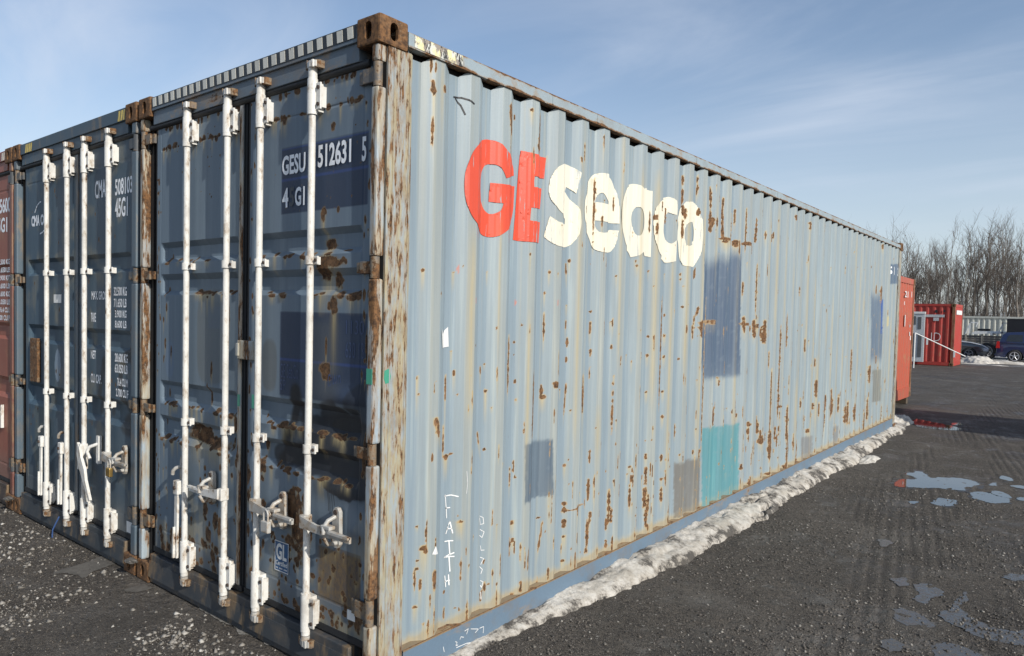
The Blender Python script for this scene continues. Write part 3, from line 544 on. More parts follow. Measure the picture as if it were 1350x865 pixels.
# ---- locking bars -------------------------------------------------
M_keep = worn('grimy_cam_keeper', (.13, .10, .08), rustamt=.8, dirt=.6, stretch=(2, 2, 2), bump=.5)
def locking_bar(door, x, handle, y=-.015, zt=3.03, zb=.02, white=None, mat_plate=None):
    white = white or M_white
    r = .0185
    mb = MB(); mb.tube([(x, y, zb + .06), (x, y, zt - .03)], r, 14)
    bar = obj('locking_bar', mb, white, door)
    for a, b in ((2.80, 2.945), (.10, .265)):
        p = MB(); p.tube([(x, y, a), (x, y, b)], .0275, 14)
        p.box(x - .0275, x + .0275, y, y + .05, a, b)
        p.box(x + .018, x + .064, y + .0, y + .011, a + .004, b - .004, .004)
        p.box(x + .02, x + .05, y + .011, y + .05, a + .02, b - .02)
        p.tube([(x, y, b), (x, y, b + .018)], .027, 14); p.tube([(x, y, a - .018), (x, y, a)], .027, 14)
        p.tube([(x, y, b + .018), (x, y, b + (.10 if b > 1 else .02))], .0235, 14)
        if a < 1: p.tube([(x, y, zb + .04), (x, y, a - .016)], .0235, 14)
        obj('guide_bracket', p, white, bar)
        for zz in (a + .03, b - .03):
            q = MB(); q.tube([(x + .048, y + .002, zz), (x + .048, y - .007, zz)], .0105, 8)
            obj('bolt', q, M_bolt, bar)
    for zc in (2.035, 1.05):
        p = MB(); p.tube([(x, y, zc - .022), (x, y, zc + .022)], .027, 14); p.box(x, x + .058, y + .0, y + .011, zc - .022, zc + .022, .004)
        p.box(x - .02, x + .02, y + .01, y + .05, zc - .02, zc + .02)
        obj('bar_clamp', p, white, bar)
        q = MB(); q.tube([(x + .045, y + .002, zc), (x + .045, y - .007, zc)], .009, 8); obj('bolt', q, M_bolt, bar)
    # cams and keepers at both ends
    for zc, m_, up_ in ((zt, M_rustc, 1), (zb, M_rustc, -1)):
        p = MB(); p.tube([(x, y, zc - up_ * .035), (x, y, zc + up_ * .012)], .024, 10)
        p.prism([(x - .042, y - .012), (x + .012, y - .03), (x + .05, y - .018), (x + .044, y + .012), (x - .036, y + .014)], 2, zc - .012, zc + .018)
        p.box(x + .020, x + .038, y - .030, y - .008, zc - .016, zc + .022, .004)
        obj('cam', p, white if up_ > 0 else M_galv, bar)
        k = MB(); k.prism([(x + .030, y - .010), (x + .042, y - .018), (x + .058, y - .006), (x + .064, y + .05), (x + .03, y + .05)], 2, zc - .016, zc + .022)
        obj('cam_keeper', k, M_keep, bar)
        k = MB(); k.prism([(x - .050, y - .008), (x - .026, y - .02), (x - .026, y + .05), (x - .050, y + .05)], 2, zc - .014, zc + .030)
        obj('cam_keeper', k, M_keep, bar)
    hz = .67
    if handle in ('right', 'left', 'right_lock', 'right_brass'):
        sg = -1 if handle == 'left' else 1
        ln = .40 if handle != 'left' else .33
        h = MB()
        h.box(x - .023, x + .023, y - .036, y + .018, hz - .038, hz + .036, .008)
        X = [x, x + sg * ln * .33, x + sg * ln * .36, x + sg * ln * .62, x + sg * ln]
        Y_ = y - .040
        def seg(xa, xb, za, zb_, za2, zb2):
            vs = []
            for (xx, lo, hi) in ((xa, za, zb_), (xb, za2, zb2)):
                for yy in (Y_ - .007, Y_ + .007): vs += [(xx, yy, lo), (xx, yy, hi)]
            h.add(vs, [(0, 1, 3, 2), (4, 6, 7, 5), (0, 4, 5, 1), (2, 3, 7, 6), (1, 5, 7, 3), (0, 2, 6, 4)])
        seg(X[0], X[1], hz - .026, hz + .034, hz - .03, hz + .012)
        seg(X[1], X[3], hz - .03, hz + .012, hz - .034, hz + .014)
        seg(X[3], X[4], hz - .03, hz + .006, hz - .028, hz + .002)
        h.box(min(X[3], X[4]), max(X[3], X[4]), Y_ - .02, Y_, hz - .001 - .006, hz + .006)
        obj('handle', h, M_galv if sg > 0 else white, bar)
        kx = x + sg * ln * .55
        k = MB(); k.prism([(kx - .03, hz - .085), (kx - .012, hz - .10), (kx + .012, hz - .10), (kx + .028, hz - .08), (kx + .024, hz + .085), (kx + .01, hz + .105), (kx - .012, hz + .105), (kx - .03, hz + .08)], 1, .0, .022)
        k.tube([(kx - .005, .0, hz + .06), (kx - .012, -.04, hz + .045), (kx - .02, -.062, hz + .012), (kx - .012, -.066, hz - .02)], .012, 8)
        k.tube([(kx + .005, .0, hz - .075), (kx, -.05, hz - .07), (kx - .01, -.065, hz - .035)], .012, 8)
        k.box(kx - .036, kx + .034, -.07, -.03, hz + .008, hz + .026, .004)
        obj('handle_keeper', k, M_galv, bar)
        b_ = MB(); b_.tube([(kx - .002, .0, hz + .082), (kx - .002, -.006, hz + .082)], .014, 8); obj('bolt', b_, M_bolt, bar)
    elif handle == 'down':
        h = MB(); hx = x - .05
        h.box(hx - .028, hx + .028, y - .04, y + .0, hz - .09, hz - .0, .006)
        h.box(hx - .004 , x, y - .012, y + .012, hz - .07, hz - .02)
        h.prism([(hx - .016, hz - .09), (hx - .02, hz - .33), (hx - .028, hz - .38), (hx - .03, hz - .50), (hx + .012, hz - .50), (hx + .014, hz - .35), (hx + .018, hz - .09)], 1, y - .034, y - .02)
        h.prism([(hx - .016, hz - .30), (hx - .022, hz - .36), (hx - .022, hz - .5), (hx - .008, hz - .5), (hx - .006, hz - .3)], 1, y - .046, y - .03)
        obj('handle', h, white, bar)
        b_ = MB(); b_.tube([(hx, y - .038, hz - .045), (hx, y - .05, hz - .045)], .012, 8); obj('bolt', b_, M_bolt, bar)
        kx = x - .085
        k = MB(); k.prism([(kx - .02, hz - .02), (kx + .03, hz - .02), (kx + .028, hz + .13), (kx - .002, hz + .15), (kx - .02, hz + .12)], 1, .005, .025)
        k.tube([(kx, .01, hz + .08), (kx - .02, -.02, hz + .07), (kx - .038, -.03, hz + .05), (kx - .048, -.028, hz + .025)], .012, 8)
        obj('handle_keeper', k, M_galv, bar)
    elif handle == 'swung':
        h = MB(); h.prism([(x - .02, hz + .05), (x + .02, hz + .02), (x + .05, hz - .06), (x + .11, hz - .14), (x + .13, hz - .22), (x + .21, hz - .36), (x + .19, hz - .37), (x + .09, hz - .24), (x + .01, hz - .13), (x - .025, hz - .04)], 1, y - .045, y - .025)
        h.box(x - .028, x + .028, y - .04, y + .02, hz - .16, hz + .04, .008)
        obj('handle', h, white, bar)
        kx = x + .20
        k = MB(); k.prism([(kx - .02, hz - .09), (kx + .02, hz - .09), (kx + .02, hz + .12), (kx - .02, hz + .12)], 1, .0, .025)
        k.tube([(kx, .01, hz + .06), (kx - .03, -.04, hz + .04), (kx - .055, -.05, hz), (kx - .02, -.045, hz - .05)], .013, 8)
        obj('handle_keeper', k, white, bar)
    return bar

def padlock(x, z, mat, label, y=-.085):
    t = thing('padlock', (x, y, z - .07), label, 'padlock')
    b = MB(); b.box(x - .032, x + .032, y - .013, y + .013, z - .07, z - .006, .006); obj('lock_body', b, mat, t)
    s_ = MB(); s_.tube([(x - .02, y, z - .01), (x - .02, y, z + .032), (x - .013, y, z + .048), (x, y, z + .054), (x + .013, y, z + .048), (x + .02, y, z + .032), (x + .02, y, z - .01)], .0055, 8)
    obj('shackle', s_, M_galv, t)
    return t

def door_depth(X, Z, xl, xr, grooves, gd=.034, dents=()):
    """outward is -y; returns y offset (positive = recessed)"""
    ex = np.minimum(X - (xl + .055), (xr - .055) - X)
    inside = np.clip(ex / .03, 0, 1)
    d = np.zeros_like(X)
    for (a, b, c, e) in grooves:       # top slope a->b, flat b->c, bottom slope c->e
        g = np.clip((a - Z) / (a - b), 0, 1) * np.clip((Z - e) / (c - e), 0, 1)
        d = np.maximum(d, g)
    d = d * inside * gd
    for (cx, cz, rx, rz, amt) in dents:
        d += amt * np.exp(-((X - cx) / rx) ** 2 - ((Z - cz) / rz) ** 2)
    for zs in (2.822, .262):
        d += .004 * np.exp(-((Z - zs) / .006) ** 2) * (ex > 0)
    d += .003 * np.exp(-(ex / .004) ** 2)
    return d

def soft(x, a, b):
    t = np.clip((x - a) / (b - a), 0, 1); return t * t * (3 - 2 * t)
def ell(X, Z, cx, cz, rx, rz, p=2.0):
    return (np.abs((X - cx) / rx) ** p + np.abs((Z - cz) / rz) ** p)
def blend(C, m, c):
    m = np.clip(m, 0, 1)[..., None]; return C * (1 - m) + np.array(c) * m

def door_leaf(t, xl, xr, grooves, yd, dx, paint, mat, dents=(), z0=.13, z1=2.965):
    us = np.arange(xl, xr + dx * .5, dx); us[-1] = xr
    zs = [z0, z1]
    for g in grooves: zs += list(g)
    zs = sorted(zs); vs = [zs[0]]
    for a, b in zip(zs[:-1], zs[1:]):
        n = max(1, int(round((b - a) / dx / 1.15))); vs += list(np.linspace(a, b, n + 1)[1:])
    vs = np.array(vs)
    X, Z = np.meshgrid(us, vs, indexing='ij')
    Y_ = yd + door_depth(X, Z, xl, xr, grooves, dents=dents)
    C, Ru, St = paint(X, Z)
    d = ngrid('door', np.stack([X, Y_, Z], -1), C, Ru, St, mat, t)
    b = MB(); b.box(xl + .004, xr - .004, yd + .046, yd + .06, z0, z1)
    for xx in (xl, xr - .004): b.box(xx, xx + .004, yd + .001, yd + .06, z0, z1)
    b.box(xl + .004, xr - .004, yd + .002, yd + .046, z1 - .004, z1 - .001); b.box(xl + .004, xr - .004, yd + .002, yd + .046, z0 + .001, z0 + .004)
    obj('door_back', b, M_dark, d)
    g = MB()
    g.box(xl - .022, xl, yd + .004, yd + .02, z0 - .03, z1 + .03); g.box(xr, xr + .022, yd + .006, yd + .022, z0 - .03, z1 + .03)
    g.box(xl - .02, xr + .02, yd + .0, yd + .02, z1, z1 + .03); g.box(xl - .02, xr + .02, yd - .004, yd + .02, z0 - .035, z0)
    obj('gasket', g, M_dark, d)
    return d

HZ = ((2.855, 2.965), (1.94, 2.04), (1.03, 1.13), (.235, .36))
def door_frame(t, x0, x1, zt, m_head, m_j, m_plate, m_sill, hinge_m, jx=.055, headz=2.995, striped=None):
    """x0 left outer face, x1 right outer face, door end at y=0"""
    W0, W1 = x0 + .165, x1 - .165
    h = MB(); h.box(W0, W1, .012, .13, headz, zt - .006, .004); h.box(W0, W1, -.002, .012, zt - .10, zt - .012, .003)
    hd = obj('door_header', h, m_head, t)
    p = MB(); p.tube([(x0 + .1, .035, headz - .012), (x1 - .1, .035, headz - .012)], .02, 8); obj('header_gasket', p, M_dark, t)
    s_ = MB(); s_.box(W0, W1, .0, .13, GZ + .012, .085, .006); s_.prism([(-.012, GZ + .05), (.0, GZ + .05), (.0, .04), (-.004, .04)], 0, W0, W1)
    obj('door_sill', s_, m_sill, t)
    for sgn, xe in ((1, x1), (-1, x0)):
        # J-bar with four hinge gaps
        xa, xb = (xe - sgn * .006, xe - sgn * jx)
        xa, xb = min(xa, xb), max(xa, xb)
        zs = [zt - .136]
        for a, b in HZ: zs += [b + .004, a - .004]
        zs.append(GZ + .136)
        for i in range(0, len(zs), 2):
            if zs[i] - zs[i + 1] < .02: continue
            j = MB(); j.box(xa, xb, -.004, .052, zs[i + 1], zs[i], .012); obj('hinge_post', j, m_j, t)
        for a, b in HZ:
            hp = MB(); hp.tube([((xa + xb) / 2, .018, a - .002), ((xa + xb) / 2, .018, b + .002)], .0225, 12)
            hp.box(min((xa + xb) / 2, xe - sgn * .13), max((xa + xb) / 2, xe - sgn * .13), .006, .020, a + .020, b - .020, .004)
            hp.box(min(xe - sgn * .125, xe - sgn * .165), max(xe - sgn * .125, xe - sgn * .165), .018, .034, a + .024, b - .024)
            obj('hinge', hp, hinge_m, t)
        v = MB(); v.box(min(xe - sgn * .012, xe - sgn * .09), max(xe - sgn * .012, xe - sgn * .09), .054, .07, GZ + .136, zt - .136); obj('post_web', v, M_void, t)
    return hd
# ------------------------------------------------------------------ THE BLUE CONTAINER
ZT = 3.186
L40 = 12.192
main = thing('shipping_container', (-1.219, 6.096, GZ), 'faded pale blue rusty container with big orange and cream GEseaco lettering on its side', 'container', 'shipping containers standing side by side')
MO = Vector(main.location)
castings(main, -2.438, .004, -.004, L40, GZ, ZT, M_cast)
Y0, PIT = .1808, .27906
XO, XI = -.008, -.046
def prof(y):
    y = np.asarray(y, float)
    t = np.mod(y - Y0, PIT)
    d = np.clip(t / .068, 0, 1) * (t < .138) + np.clip(1 - (t - .138) / .068, 0, 1) * (t >= .138)
    p = XO + (XI - XO) * d
    return np.where((y < .2) | (y > 11.97), XO, p)
def zbot(y): return .04 + .007 * np.asarray(y, float)
FOLD = sorted([Y0 + k * PIT + d for k in range(-1, 44) for d in (0, .068, .138, .206)])
# columns of the painted grid follow the folds
us = [.205]
for b in [f for f in FOLD if .21 < f < 11.97] + [11.985]:
    a = us[-1]; step = .007 + .0012 * a
    n = max(2, int(round((b - a) / step))); us += list(np.linspace(a, b, n + 1)[1:])
us = np.array(us); vs = np.linspace(0, 1, 330)
U, V = np.meshgrid(us, vs, indexing='ij')
ZTOPP = 3.096
DF = np.clip((XO - prof(U)) / (XO - XI), 0, 1)
Zg = zbot(U) + (ZTOPP - .046 * DF - zbot(U)) * V
PX = prof(U)
# slight oil-canning of the flats
PX = PX + .003 * (fbm(U * 2.2, Zg * 1.3, 5) - .5) + .0025 * (fbm(U * 9, Zg * 2, 15) - .5)
t_ = np.mod(U - Y0, PIT)
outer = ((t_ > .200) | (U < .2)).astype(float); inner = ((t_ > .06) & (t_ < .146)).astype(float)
C = np.ones(U.shape + (3,)) * np.array(BLUE)
cid = np.floor((U - Y0) / PIT)
rn = np.random.default_rng(3).random(64)
tint = rn[(cid.astype(int)) % 64] - .5
C *= (1 + .07 * tint)[..., None]
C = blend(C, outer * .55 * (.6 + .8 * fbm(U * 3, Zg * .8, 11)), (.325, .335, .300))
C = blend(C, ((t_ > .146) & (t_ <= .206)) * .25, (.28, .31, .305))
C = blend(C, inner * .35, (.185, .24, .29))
C = blend(C, .35 * soft(fbm(U * .5 + 3, Zg * .7, 21), .5, .7), (.24, .30, .33))
# old vertical runs
run = vnoise(U * 55, Zg * .35, 31); C = blend(C, .35 * soft(run, .66, .95), (.33, .33, .27)); C = blend(C, .28 * soft(1 - run, .75, .98), (.155, .21, .27))
Ru = np.zeros(U.shape); St = np.zeros(U.shape)
nz1 = vnoise(U * 60, Zg * 60, 41); nz2 = vnoise(U * 140, Zg * 110, 43)
def win(y0, y1, z0, z1):
    i0, i1 = np.searchsorted(us, [y0, y1]); i0 = max(0, i0 - 1); i1 = min(len(us), i1 + 1)
    if i1 <= i0: return None
    yc = (y0 + y1) / 2; zb_ = float(zbot(yc)); H_ = ZTOPP - zb_
    j0 = int((z0 - zb_) / H_ * 329) - 1; j1 = int((z1 - zb_) / H_ * 329) + 3
    j0, j1 = max(0, j0), min(330, j1)
    if j1 <= j0: return None
    return (slice(i0, i1), slice(j0, j1))
def mark(y, z, ry, rz, streak=0, slant=0.0, amp=1.0):
    ry = min(max(ry, (.0050 + .0007 * y)), .045 if y > 5 else .2); rz = max(rz, .008)
    k = win(y - ry * 1.6 - abs(slant) * rz * 1.2 - .02, y + ry * 1.6 + abs(slant) * rz * 1.2 + .02, z - rz * 1.3 - streak, z + rz * 1.3)
    if k is None: return
    u, zz = U[k], Zg[k]
    yy = y + slant * (zz - z)
    w_ = ry * (.55 + .9 * vnoise(zz * 70 + y * 31, u * 0 + 2, 51))
    e = np.abs((u - yy) / w_) ** 2 + np.abs((zz - z) / rz) ** 4
    Ru[k] = np.maximum(Ru[k], amp * np.clip(1.05 - e * .5, 0, 1) * (.58 + .5 * nz1[k]))
    Ru[k] = np.where(e < 2.2, Ru[k], Ru[k])
    if streak > 0:
        dz = (z - zz)
        s = np.exp(-((u - yy) / (ry * .9)) ** 2) * np.clip(1 - dz / (streak + rz), 0, 1) * (dz > -rz)
        St[k] = np.maximum(St[k], s * .95)
rr0 = random.Random(2)
for (y, z, ry, rz, st, sl) in RUST:
    mark(y, z, ry * .8, rz, max(st, .06 if rr0.random() < .5 else 0) * 1.6, sl)
rr = random.Random(11)
for k in range(0, 42):
    base = Y0 + k * PIT
    for du, wgt in ((.206, 1.0), (.279, .8), (.138, .35), (.0, .8), (.24, .7)):
        y = base + du
        if not .25 < y < 11.9: continue
        dens = (2.2 if y < 1.2 else 3.2 if y < 3.2 else 3.0 if y < 6 else 1.6) * wgt
        for _ in range(int(dens + rr.random())):
            z = zbot(y) + abs(rr.gauss(0, .55)) if rr.random() < .6 else rr.uniform(.3, 3.0)
            if z > 3.0: continue
            mark(y + rr.gauss(0, .004), float(z), rr.uniform(.002, .0055) * (1 + .04 * y), rr.uniform(.01, .07), rr.choice([0, 0, .05, .12]), rr.gauss(0, .02), rr.uniform(.75, 1))
    for _ in range(5):
        y = base + rr.random() * PIT; z = rr.uniform(.1, 2.9)
        mark(y, z, rr.uniform(.003, .006), rr.uniform(.004, .009), rr.choice([0, .03, .08]), 0, .9)
    # run-off below the lowest weld
    y = base + rr.uniform(.2, .27)
    mark(y, float(zbot(y)) + .05, rr.uniform(.006, .012), rr.uniform(.03, .09), 0, 0, .85)
    # yellow-cream weather stains on the ridges
    yy = base + rr.uniform(.20, .26); wd = rr.uniform(.012, .034); za, zb2 = sorted((rr.uniform(0, 3), rr.uniform(0, 3)))
    kk = win(yy - .06, yy + .06, za, zb2 + .2)
    if kk is not None:
        St[kk] = np.maximum(St[kk], .58 * np.exp(-((U[kk] - yy) / wd) ** 2) * soft(Zg[kk], za, za + .4) * (1 - soft(Zg[kk], zb2, zb2 + .3)))
# grimy rusty band along the weld at the bottom
hb = Zg - zbot(U); wv = .012 + .05 * np.abs(np.sin((U - .30) / PIT * math.pi)) ** 3 * (.4 + fbm(U * 3, U * 0, 61)) + .018 * vnoise(U * 40, U * 0, 62)
St = np.maximum(St, .42 * (1 - soft(hb, wv, wv + .05)))
Ru = np.maximum(Ru, .30 * (1 - soft(hb, wv * .2, wv * .3 + .004)) * (.1 + .8 * nz1) * (.3 + fbm(U * 2, U * 0, 63)))
C = blend(C, .75 * (1 - soft(hb, wv * .8, wv + .02)), (.27, .235, .18))
# repair patches
def patch(name, c, al=.93, jag=.012, top_soft=0.0, bot_soft=0):
    q = PATCH[name]
    (y0, z0), (y1, z1), (y2, z2), (y3, z3) = q
    fy = np.clip((U - y0) / max(1e-6, (y1 - y0)), 0, 1)
    zt_, zb_ = z0 + (z1 - z0) * fy, z3 + (z2 - z3) * fy
    fz = np.clip((Zg - z3) / (z0 - z3), 0, 1)
    yl, yr = y3 + (y0 - y3) * fz, y2 + (y1 - y2) * fz
    j = jag * (nz1 - .5) * 2
    m = soft(U, yl - .004 + j * .5, yl + .006 + j * .5) * (1 - soft(U, yr - .006 + j * .5, yr + .006 + j * .5))
    wob = top_soft * (fbm(U * 4, U * 0, 71) - .5)
    m = m * (1 - soft(Zg, zt_ - .01 - top_soft + j + wob, zt_ + .006 + j + wob)) * soft(Zg, zb_ - .006 + j - bot_soft, zb_ + .006 + j)
    brush = .80 + .28 * vnoise(U * 70, Zg * 1.2, 81) - .10 * (vnoise(U * 30, Zg * 30, 82) > .8)
    return np.clip(m * al * brush, 0, 1), c
for nm, c, al, tsf, bsf in (('blue', (.062, .095, .150), .95, .16, .05), ('small', (.085, .118, .155), .92, .01, 0), ('teal', (.075, .235, .265), .92, .01, 0), ('brown', (.145, .135, .12), .88, .02, 0),
                       ('far', (.085, .125, .185), .88, .2, .2), ('farblue', (.015, .07, .28), .95, .01, 0), ('farbrown', (.17, .17, .15), .9, .01, 0), ('lab', (.07, .11, .17), .95, 0, 0),
                       ('g1', (.17, .17, .17), .8, .01, 0), ('g2', (.17, .17, .17), .8, .01, 0), ('yellow', (.5, .42, .2), .8, 0, 0)):
    m, c = patch(nm, c, al, .010, tsf, bsf)
    C = blend(C, m, c); St = St * (1 - m * .75); Ru = Ru * (1 - m * .35)
# lighter halo round the spray painted numbers under the logo, old scrubbed area
m = np.exp(-((U - 4.4) / .5) ** 4 - ((Zg - 1.05) / .22) ** 2); C = blend(C, m * .25, (.33, .39, .41))
# paint transfer: orange and red rubs
for (y, z) in ((.75, 1.85), (1.15, 1.85), (1.55, 1.86), (.62, 2.02)):
    k = win(y - .03, y + .03, z - .05, z + .05)
    if k: C[k] = blend(C[k], (ell(U[k], Zg[k], y, z, .008, .02) < 1) * .7, (.5, .16, .10))
side = ngrid('side_panel', np.stack([PX, U, Zg], -1), C, Ru, St, M_side, main, flip=False)
me = side.data; me.update()
if me.polygons[len(me.polygons) // 2].normal.x < 0: me.flip_normals()
side['label'] = 'pale blue corrugated side wall streaked with rust, with darker repair patches'

def fs(y, z, e=.0022): return (float(prof(y)) + e, y, z)
fsl = lambda e: (lambda y, z: fs(y, z, e))
from mathutils.geometry import tessellate_polygon
LB = (.5, 4.2); ulet = [f for f in FOLD if .3 < f < 4.4]
def letter(k):
    o_, h_ = LOGO[k]; o_ = smooth_poly(o_, 2, 30 if k == 'E' else 42); h_ = smooth_poly(h_, 2, 60) if h_ else []
    bm = bmesh.new(); loops = [[Vector((a, b, 0)) for a, b in o_]] + ([[Vector((a, b, 0)) for a, b in h_]] if h_ else [])
    vs_ = [bm.verts.new(p) for l in loops for p in l]
    for tr in tessellate_polygon(loops):
        try: bm.faces.new([vs_[i] for i in tr])
        except ValueError: pass
    ys_ = [v.co.x for v in bm.verts]; zs_ = [v.co.y for v in bm.verts]; st_ = .014
    lines = [(0, f) for f in FOLD if min(ys_) < f < max(ys_)] + [(0, f) for f in np.arange(min(ys_) + st_, max(ys_), st_)] + [(1, f) for f in np.arange(min(zs_) + st_, max(zs_), st_ * 1.4)]
    for ax, f in lines:
        bmesh.ops.bisect_plane(bm, geom=bm.verts[:] + bm.edges[:] + bm.faces[:], plane_co=(f, 0, 0) if ax == 0 else (0, f, 0), plane_no=(1, 0, 0) if ax == 0 else (0, 1, 0), dist=1e-6)
    uv = np.array([(v.co.x, v.co.y) for v in bm.verts])
    i0 = np.clip(np.searchsorted(us, uv[:, 0]), 1, len(us) - 1)
    dfv = np.clip((XO - prof(uv[:, 0])) / (XO - XI), 0, 1)
    j0 = np.clip(((uv[:, 1] - zbot(uv[:, 0])) / (ZTOPP - .046 * dfv - zbot(uv[:, 0])) * 329).astype(int), 0, 329)
    ru_ = Ru[i0, j0]; st2 = St[i0, j0] * .6
    xx = PX[i0, j0]; xx = np.maximum(xx, prof(uv[:, 0])) + .0028
    off = origin_of(side)
    for v, x_ in zip(bm.verts, xx): v.co = Vector((x_, v.co.x, v.co.y)) - off
    me = bpy.data.meshes.new('logo_letter'); bm.to_mesh(me); bm.free()
    n_ = len(me.vertices); base = (.60, .070, .032) if k in 'GE' else (.68, .645, .53)
    a = me.attributes.new('paint', 'FLOAT_COLOR', 'POINT'); a.data.foreach_set('color', np.tile(np.array([*base, 1], np.float32), n_))
    a = me.attributes.new('rust', 'FLOAT', 'POINT'); a.data.foreach_set('value', ru_.astype(np.float32))
    a = me.attributes.new('stain', 'FLOAT', 'POINT'); a.data.foreach_set('value', st2.astype(np.float32))
    return link('logo_letter', me, M_letr if k in 'GE' else M_letc, side)
for k in 'GEseaco': letter(k)
for a_, b_ in ((0, 3), (3, 5), (5, 8), (8, 10), (10, 13)): strokes('chalk_letter', FAITH[a_:b_], .006, fsl(.0022), FOLD, M_chalk, side)
for q_ in SCRIB: strokes('chalk_scribble', [q_], .0035, fsl(.0022), FOLD, M_chalk, side)
strokes('marker_arrow', ARROW, .009, fsl(.0022), FOLD, M_mark, side)
drape('sticker_remnant', [([PATCH['white'][0], (PATCH['white'][0][0] + .02, PATCH['white'][0][1] - .03), PATCH['white'][1], PATCH['white'][2], PATCH['white'][3]], [])], fsl(.003), FOLD, M_stickw, side)
drape('sticker_scrap', [(TRI, [])], fsl(.003), FOLD, M_stickw, side)
q = PATCH['lab']
text_on('panel_number', '3', (q[1][0] - .10, q[1][0] - .02, q[0][1] - .17, q[0][1] - .03), fsl(.003), FOLD, M_num, side, bold=.03)
text_on('panel_number', '51', (q[0][0] + .08, q[0][0] + .34, q[0][1] - .17, q[0][1] - .03), fsl(.003), FOLD, M_num, side, bold=.03)

mb = MB(); mb.box(-.072, -.066, .21, 11.97, 2.98, 3.13); obj('gap_shade_plate', mb, M_void, main)  # black plate puts shade into the gaps under the top rail
# rails and posts
mb = MB()
prof_top = [(-.05, 3.086), (.0, 3.086), (.0, 3.152), (-.006, 3.156), (-.05, 3.156)]
mb.prism(prof_top, 1, .186, L40 - .186)
mb.box(-.05, .003, .186, L40 - .186, 3.0815, 3.0875)
for yy in (1.42, 1.95, 3.55, 5.6, 7.0, 8.2, 9.35): mb.box(-.001, .0022, yy, yy + .010, 3.09, 3.150)
M_rail2 = worn('blue_grey_top_rail', (.285, .345, .375), rustamt=.14, edge=(2, 3.2045, 3.275, .020), sc=.9, dirt=.3, stretch=(1, .8, 1))
obj('top_rail', mb, M_rail2, main)
mb = MB(); n = 24
for i in range(n):
    a = .222 + (11.97 - .222) * i / n; b = .222 + (11.97 - .222) * (i + 1) / n
    za, zb2 = float(zbot(a)), float(zbot(b))
    mb.add([(.0, a, GZ + .02), (.0, b, GZ + .02), (.0, b, zb2), (.0, a, za), (-.05, a, GZ + .02), (-.05, b, GZ + .02), (-.05, b, zb2 + .004), (-.05, a, za + .004)],
           [(0, 1, 2, 3), (3, 2, 6, 7), (0, 4, 5, 1), (4, 7, 6, 5)])
rail = obj('bottom_rail', mb, worn('blue_bottom_rail_main', (.125, .185, .25), rustamt=.03, dirt=.45, stretch=(1, .35, 1)), main)
mb = MB()
for i in range(60):
    a = .222 + (11.968 - .222) * i / 60; b = .222 + (11.968 - .222) * (i + 1) / 60; za, zb2 = float(zbot(a)), float(zbot(b))
    mb.add([(-.049, a, za + .009), (-.049, b, zb2 + .009), (.0018, b, zb2 + .0012), (.0018, a, za + .0012), (.0018, a, za - .004), (.0018, b, zb2 - .004)], [(0, 1, 2, 3), (3, 2, 5, 4)])
obj('rail_ledge_grime', mb, worn('sandy_rust_grime', (.215, .165, .105), rustamt=.45, dirt=.6, stretch=(1, .5, 1)), main)
for q_ in RAILSCRIB: strokes('chalk_scribble', [q_], .0035, lambda y, z: (.0015, y, z), [], M_chalk, rail)
# weld bead between wall and rail
mb = MB(); pts = [(-.004, y, float(zbot(y)) + .001) for y in np.arange(.225, 11.96, .045)]
mb.tube(pts, .0034, 6); obj('weld_bead', mb, M_rustc, main)
for ya, yb in ((.05, .222), (11.965, 12.14)):
    mb = MB(); z0, z1 = GZ + .134, ZT - .134
    if ya < 1:
        mb.prism([(0, .056), (-.001, .205), (-.008, .222), (-.05, .222), (-.05, .056)], 2, z0, z1)
        # shallow pressed flute of the corner post
        mb.box(-.001, .0022, .092, .098, z0, z1); mb.box(-.001, .002, .196, .204, z0, z1)
    else: mb.box(-.09, .0, ya, yb, z0, z1, .008)
    o = obj('corner_post', mb, M_post, main)
# the worn hazard sticker on the rail
mb2 = MB()
st_m, t = new_mat('worn_hazard_sticker')
P = t.n('ShaderNodeTexCoord').outputs['Object']
sx = t.n('ShaderNodeSeparateXYZ', None, Vector=P)
stripe = t.math('GREATER_THAN', t.math('FRACT', t.math('MULTIPLY', t.math('ADD', sx.outputs[1], t.math('MULTIPLY', sx.outputs[2], .25)), 8.5)), .52)
c = t.mix(stripe, (.68, .63, .36), (.03, .03, .03))
k = t.ss(t.noise(t.map(P, (30, 30, 12)), 1.4, 5, .7), .50, .56)
c = t.mix(k, c, (.60, .60, .54)); k2 = t.ss(t.noise(t.map(P, (18, 18, 14)), 1.2, 5, .7), .50, .56)
c = t.mix(k2, c, (.28, .24, .20)); out(t, Base_Color=c, Roughness=.6)
mb2.box(.0005, .0028, .225, .58, 3.0905, 3.150); obj('hazard_sticker', mb2, st_m, main)
# back, far side, roof and floor
corr_panel('side_panel', main, M_greyc, 'y', .2, 11.97, .05, 3.09, -2.43, -1)
corr_panel('front_panel', main, M_greyc, 'x', -2.28, -.16, .05, 3.09, 12.18, 1)
mb = MB(); mb.box(-2.388, -.052, .14, 12.05, 3.135, 3.150); obj('roof', mb, M_greyc, main)
mb = MB(); mb.box(-2.388, -.052, .14, 12.05, .02, .05); obj('floor', mb, M_void, main)
mb = MB(); mb.box(-2.435, -2.388, .186, L40 - .186, 3.06, 3.182); obj('top_rail', mb, M_rail2, main)
mb = MB(); mb.box(-2.435, -2.388, .186, L40 - .186, GZ + .02, .06); obj('bottom_rail', mb, M_sill, main)
mb = MB(); mb.box(-2.438, -2.35, .056, .2, GZ + .136, ZT - .136); obj('corner_post', mb, M_post, main)
mb = MB(); mb.box(-2.438, -2.35, 12.0, 12.14, GZ + .136, ZT - .136); obj('corner_post', mb, M_post, main)

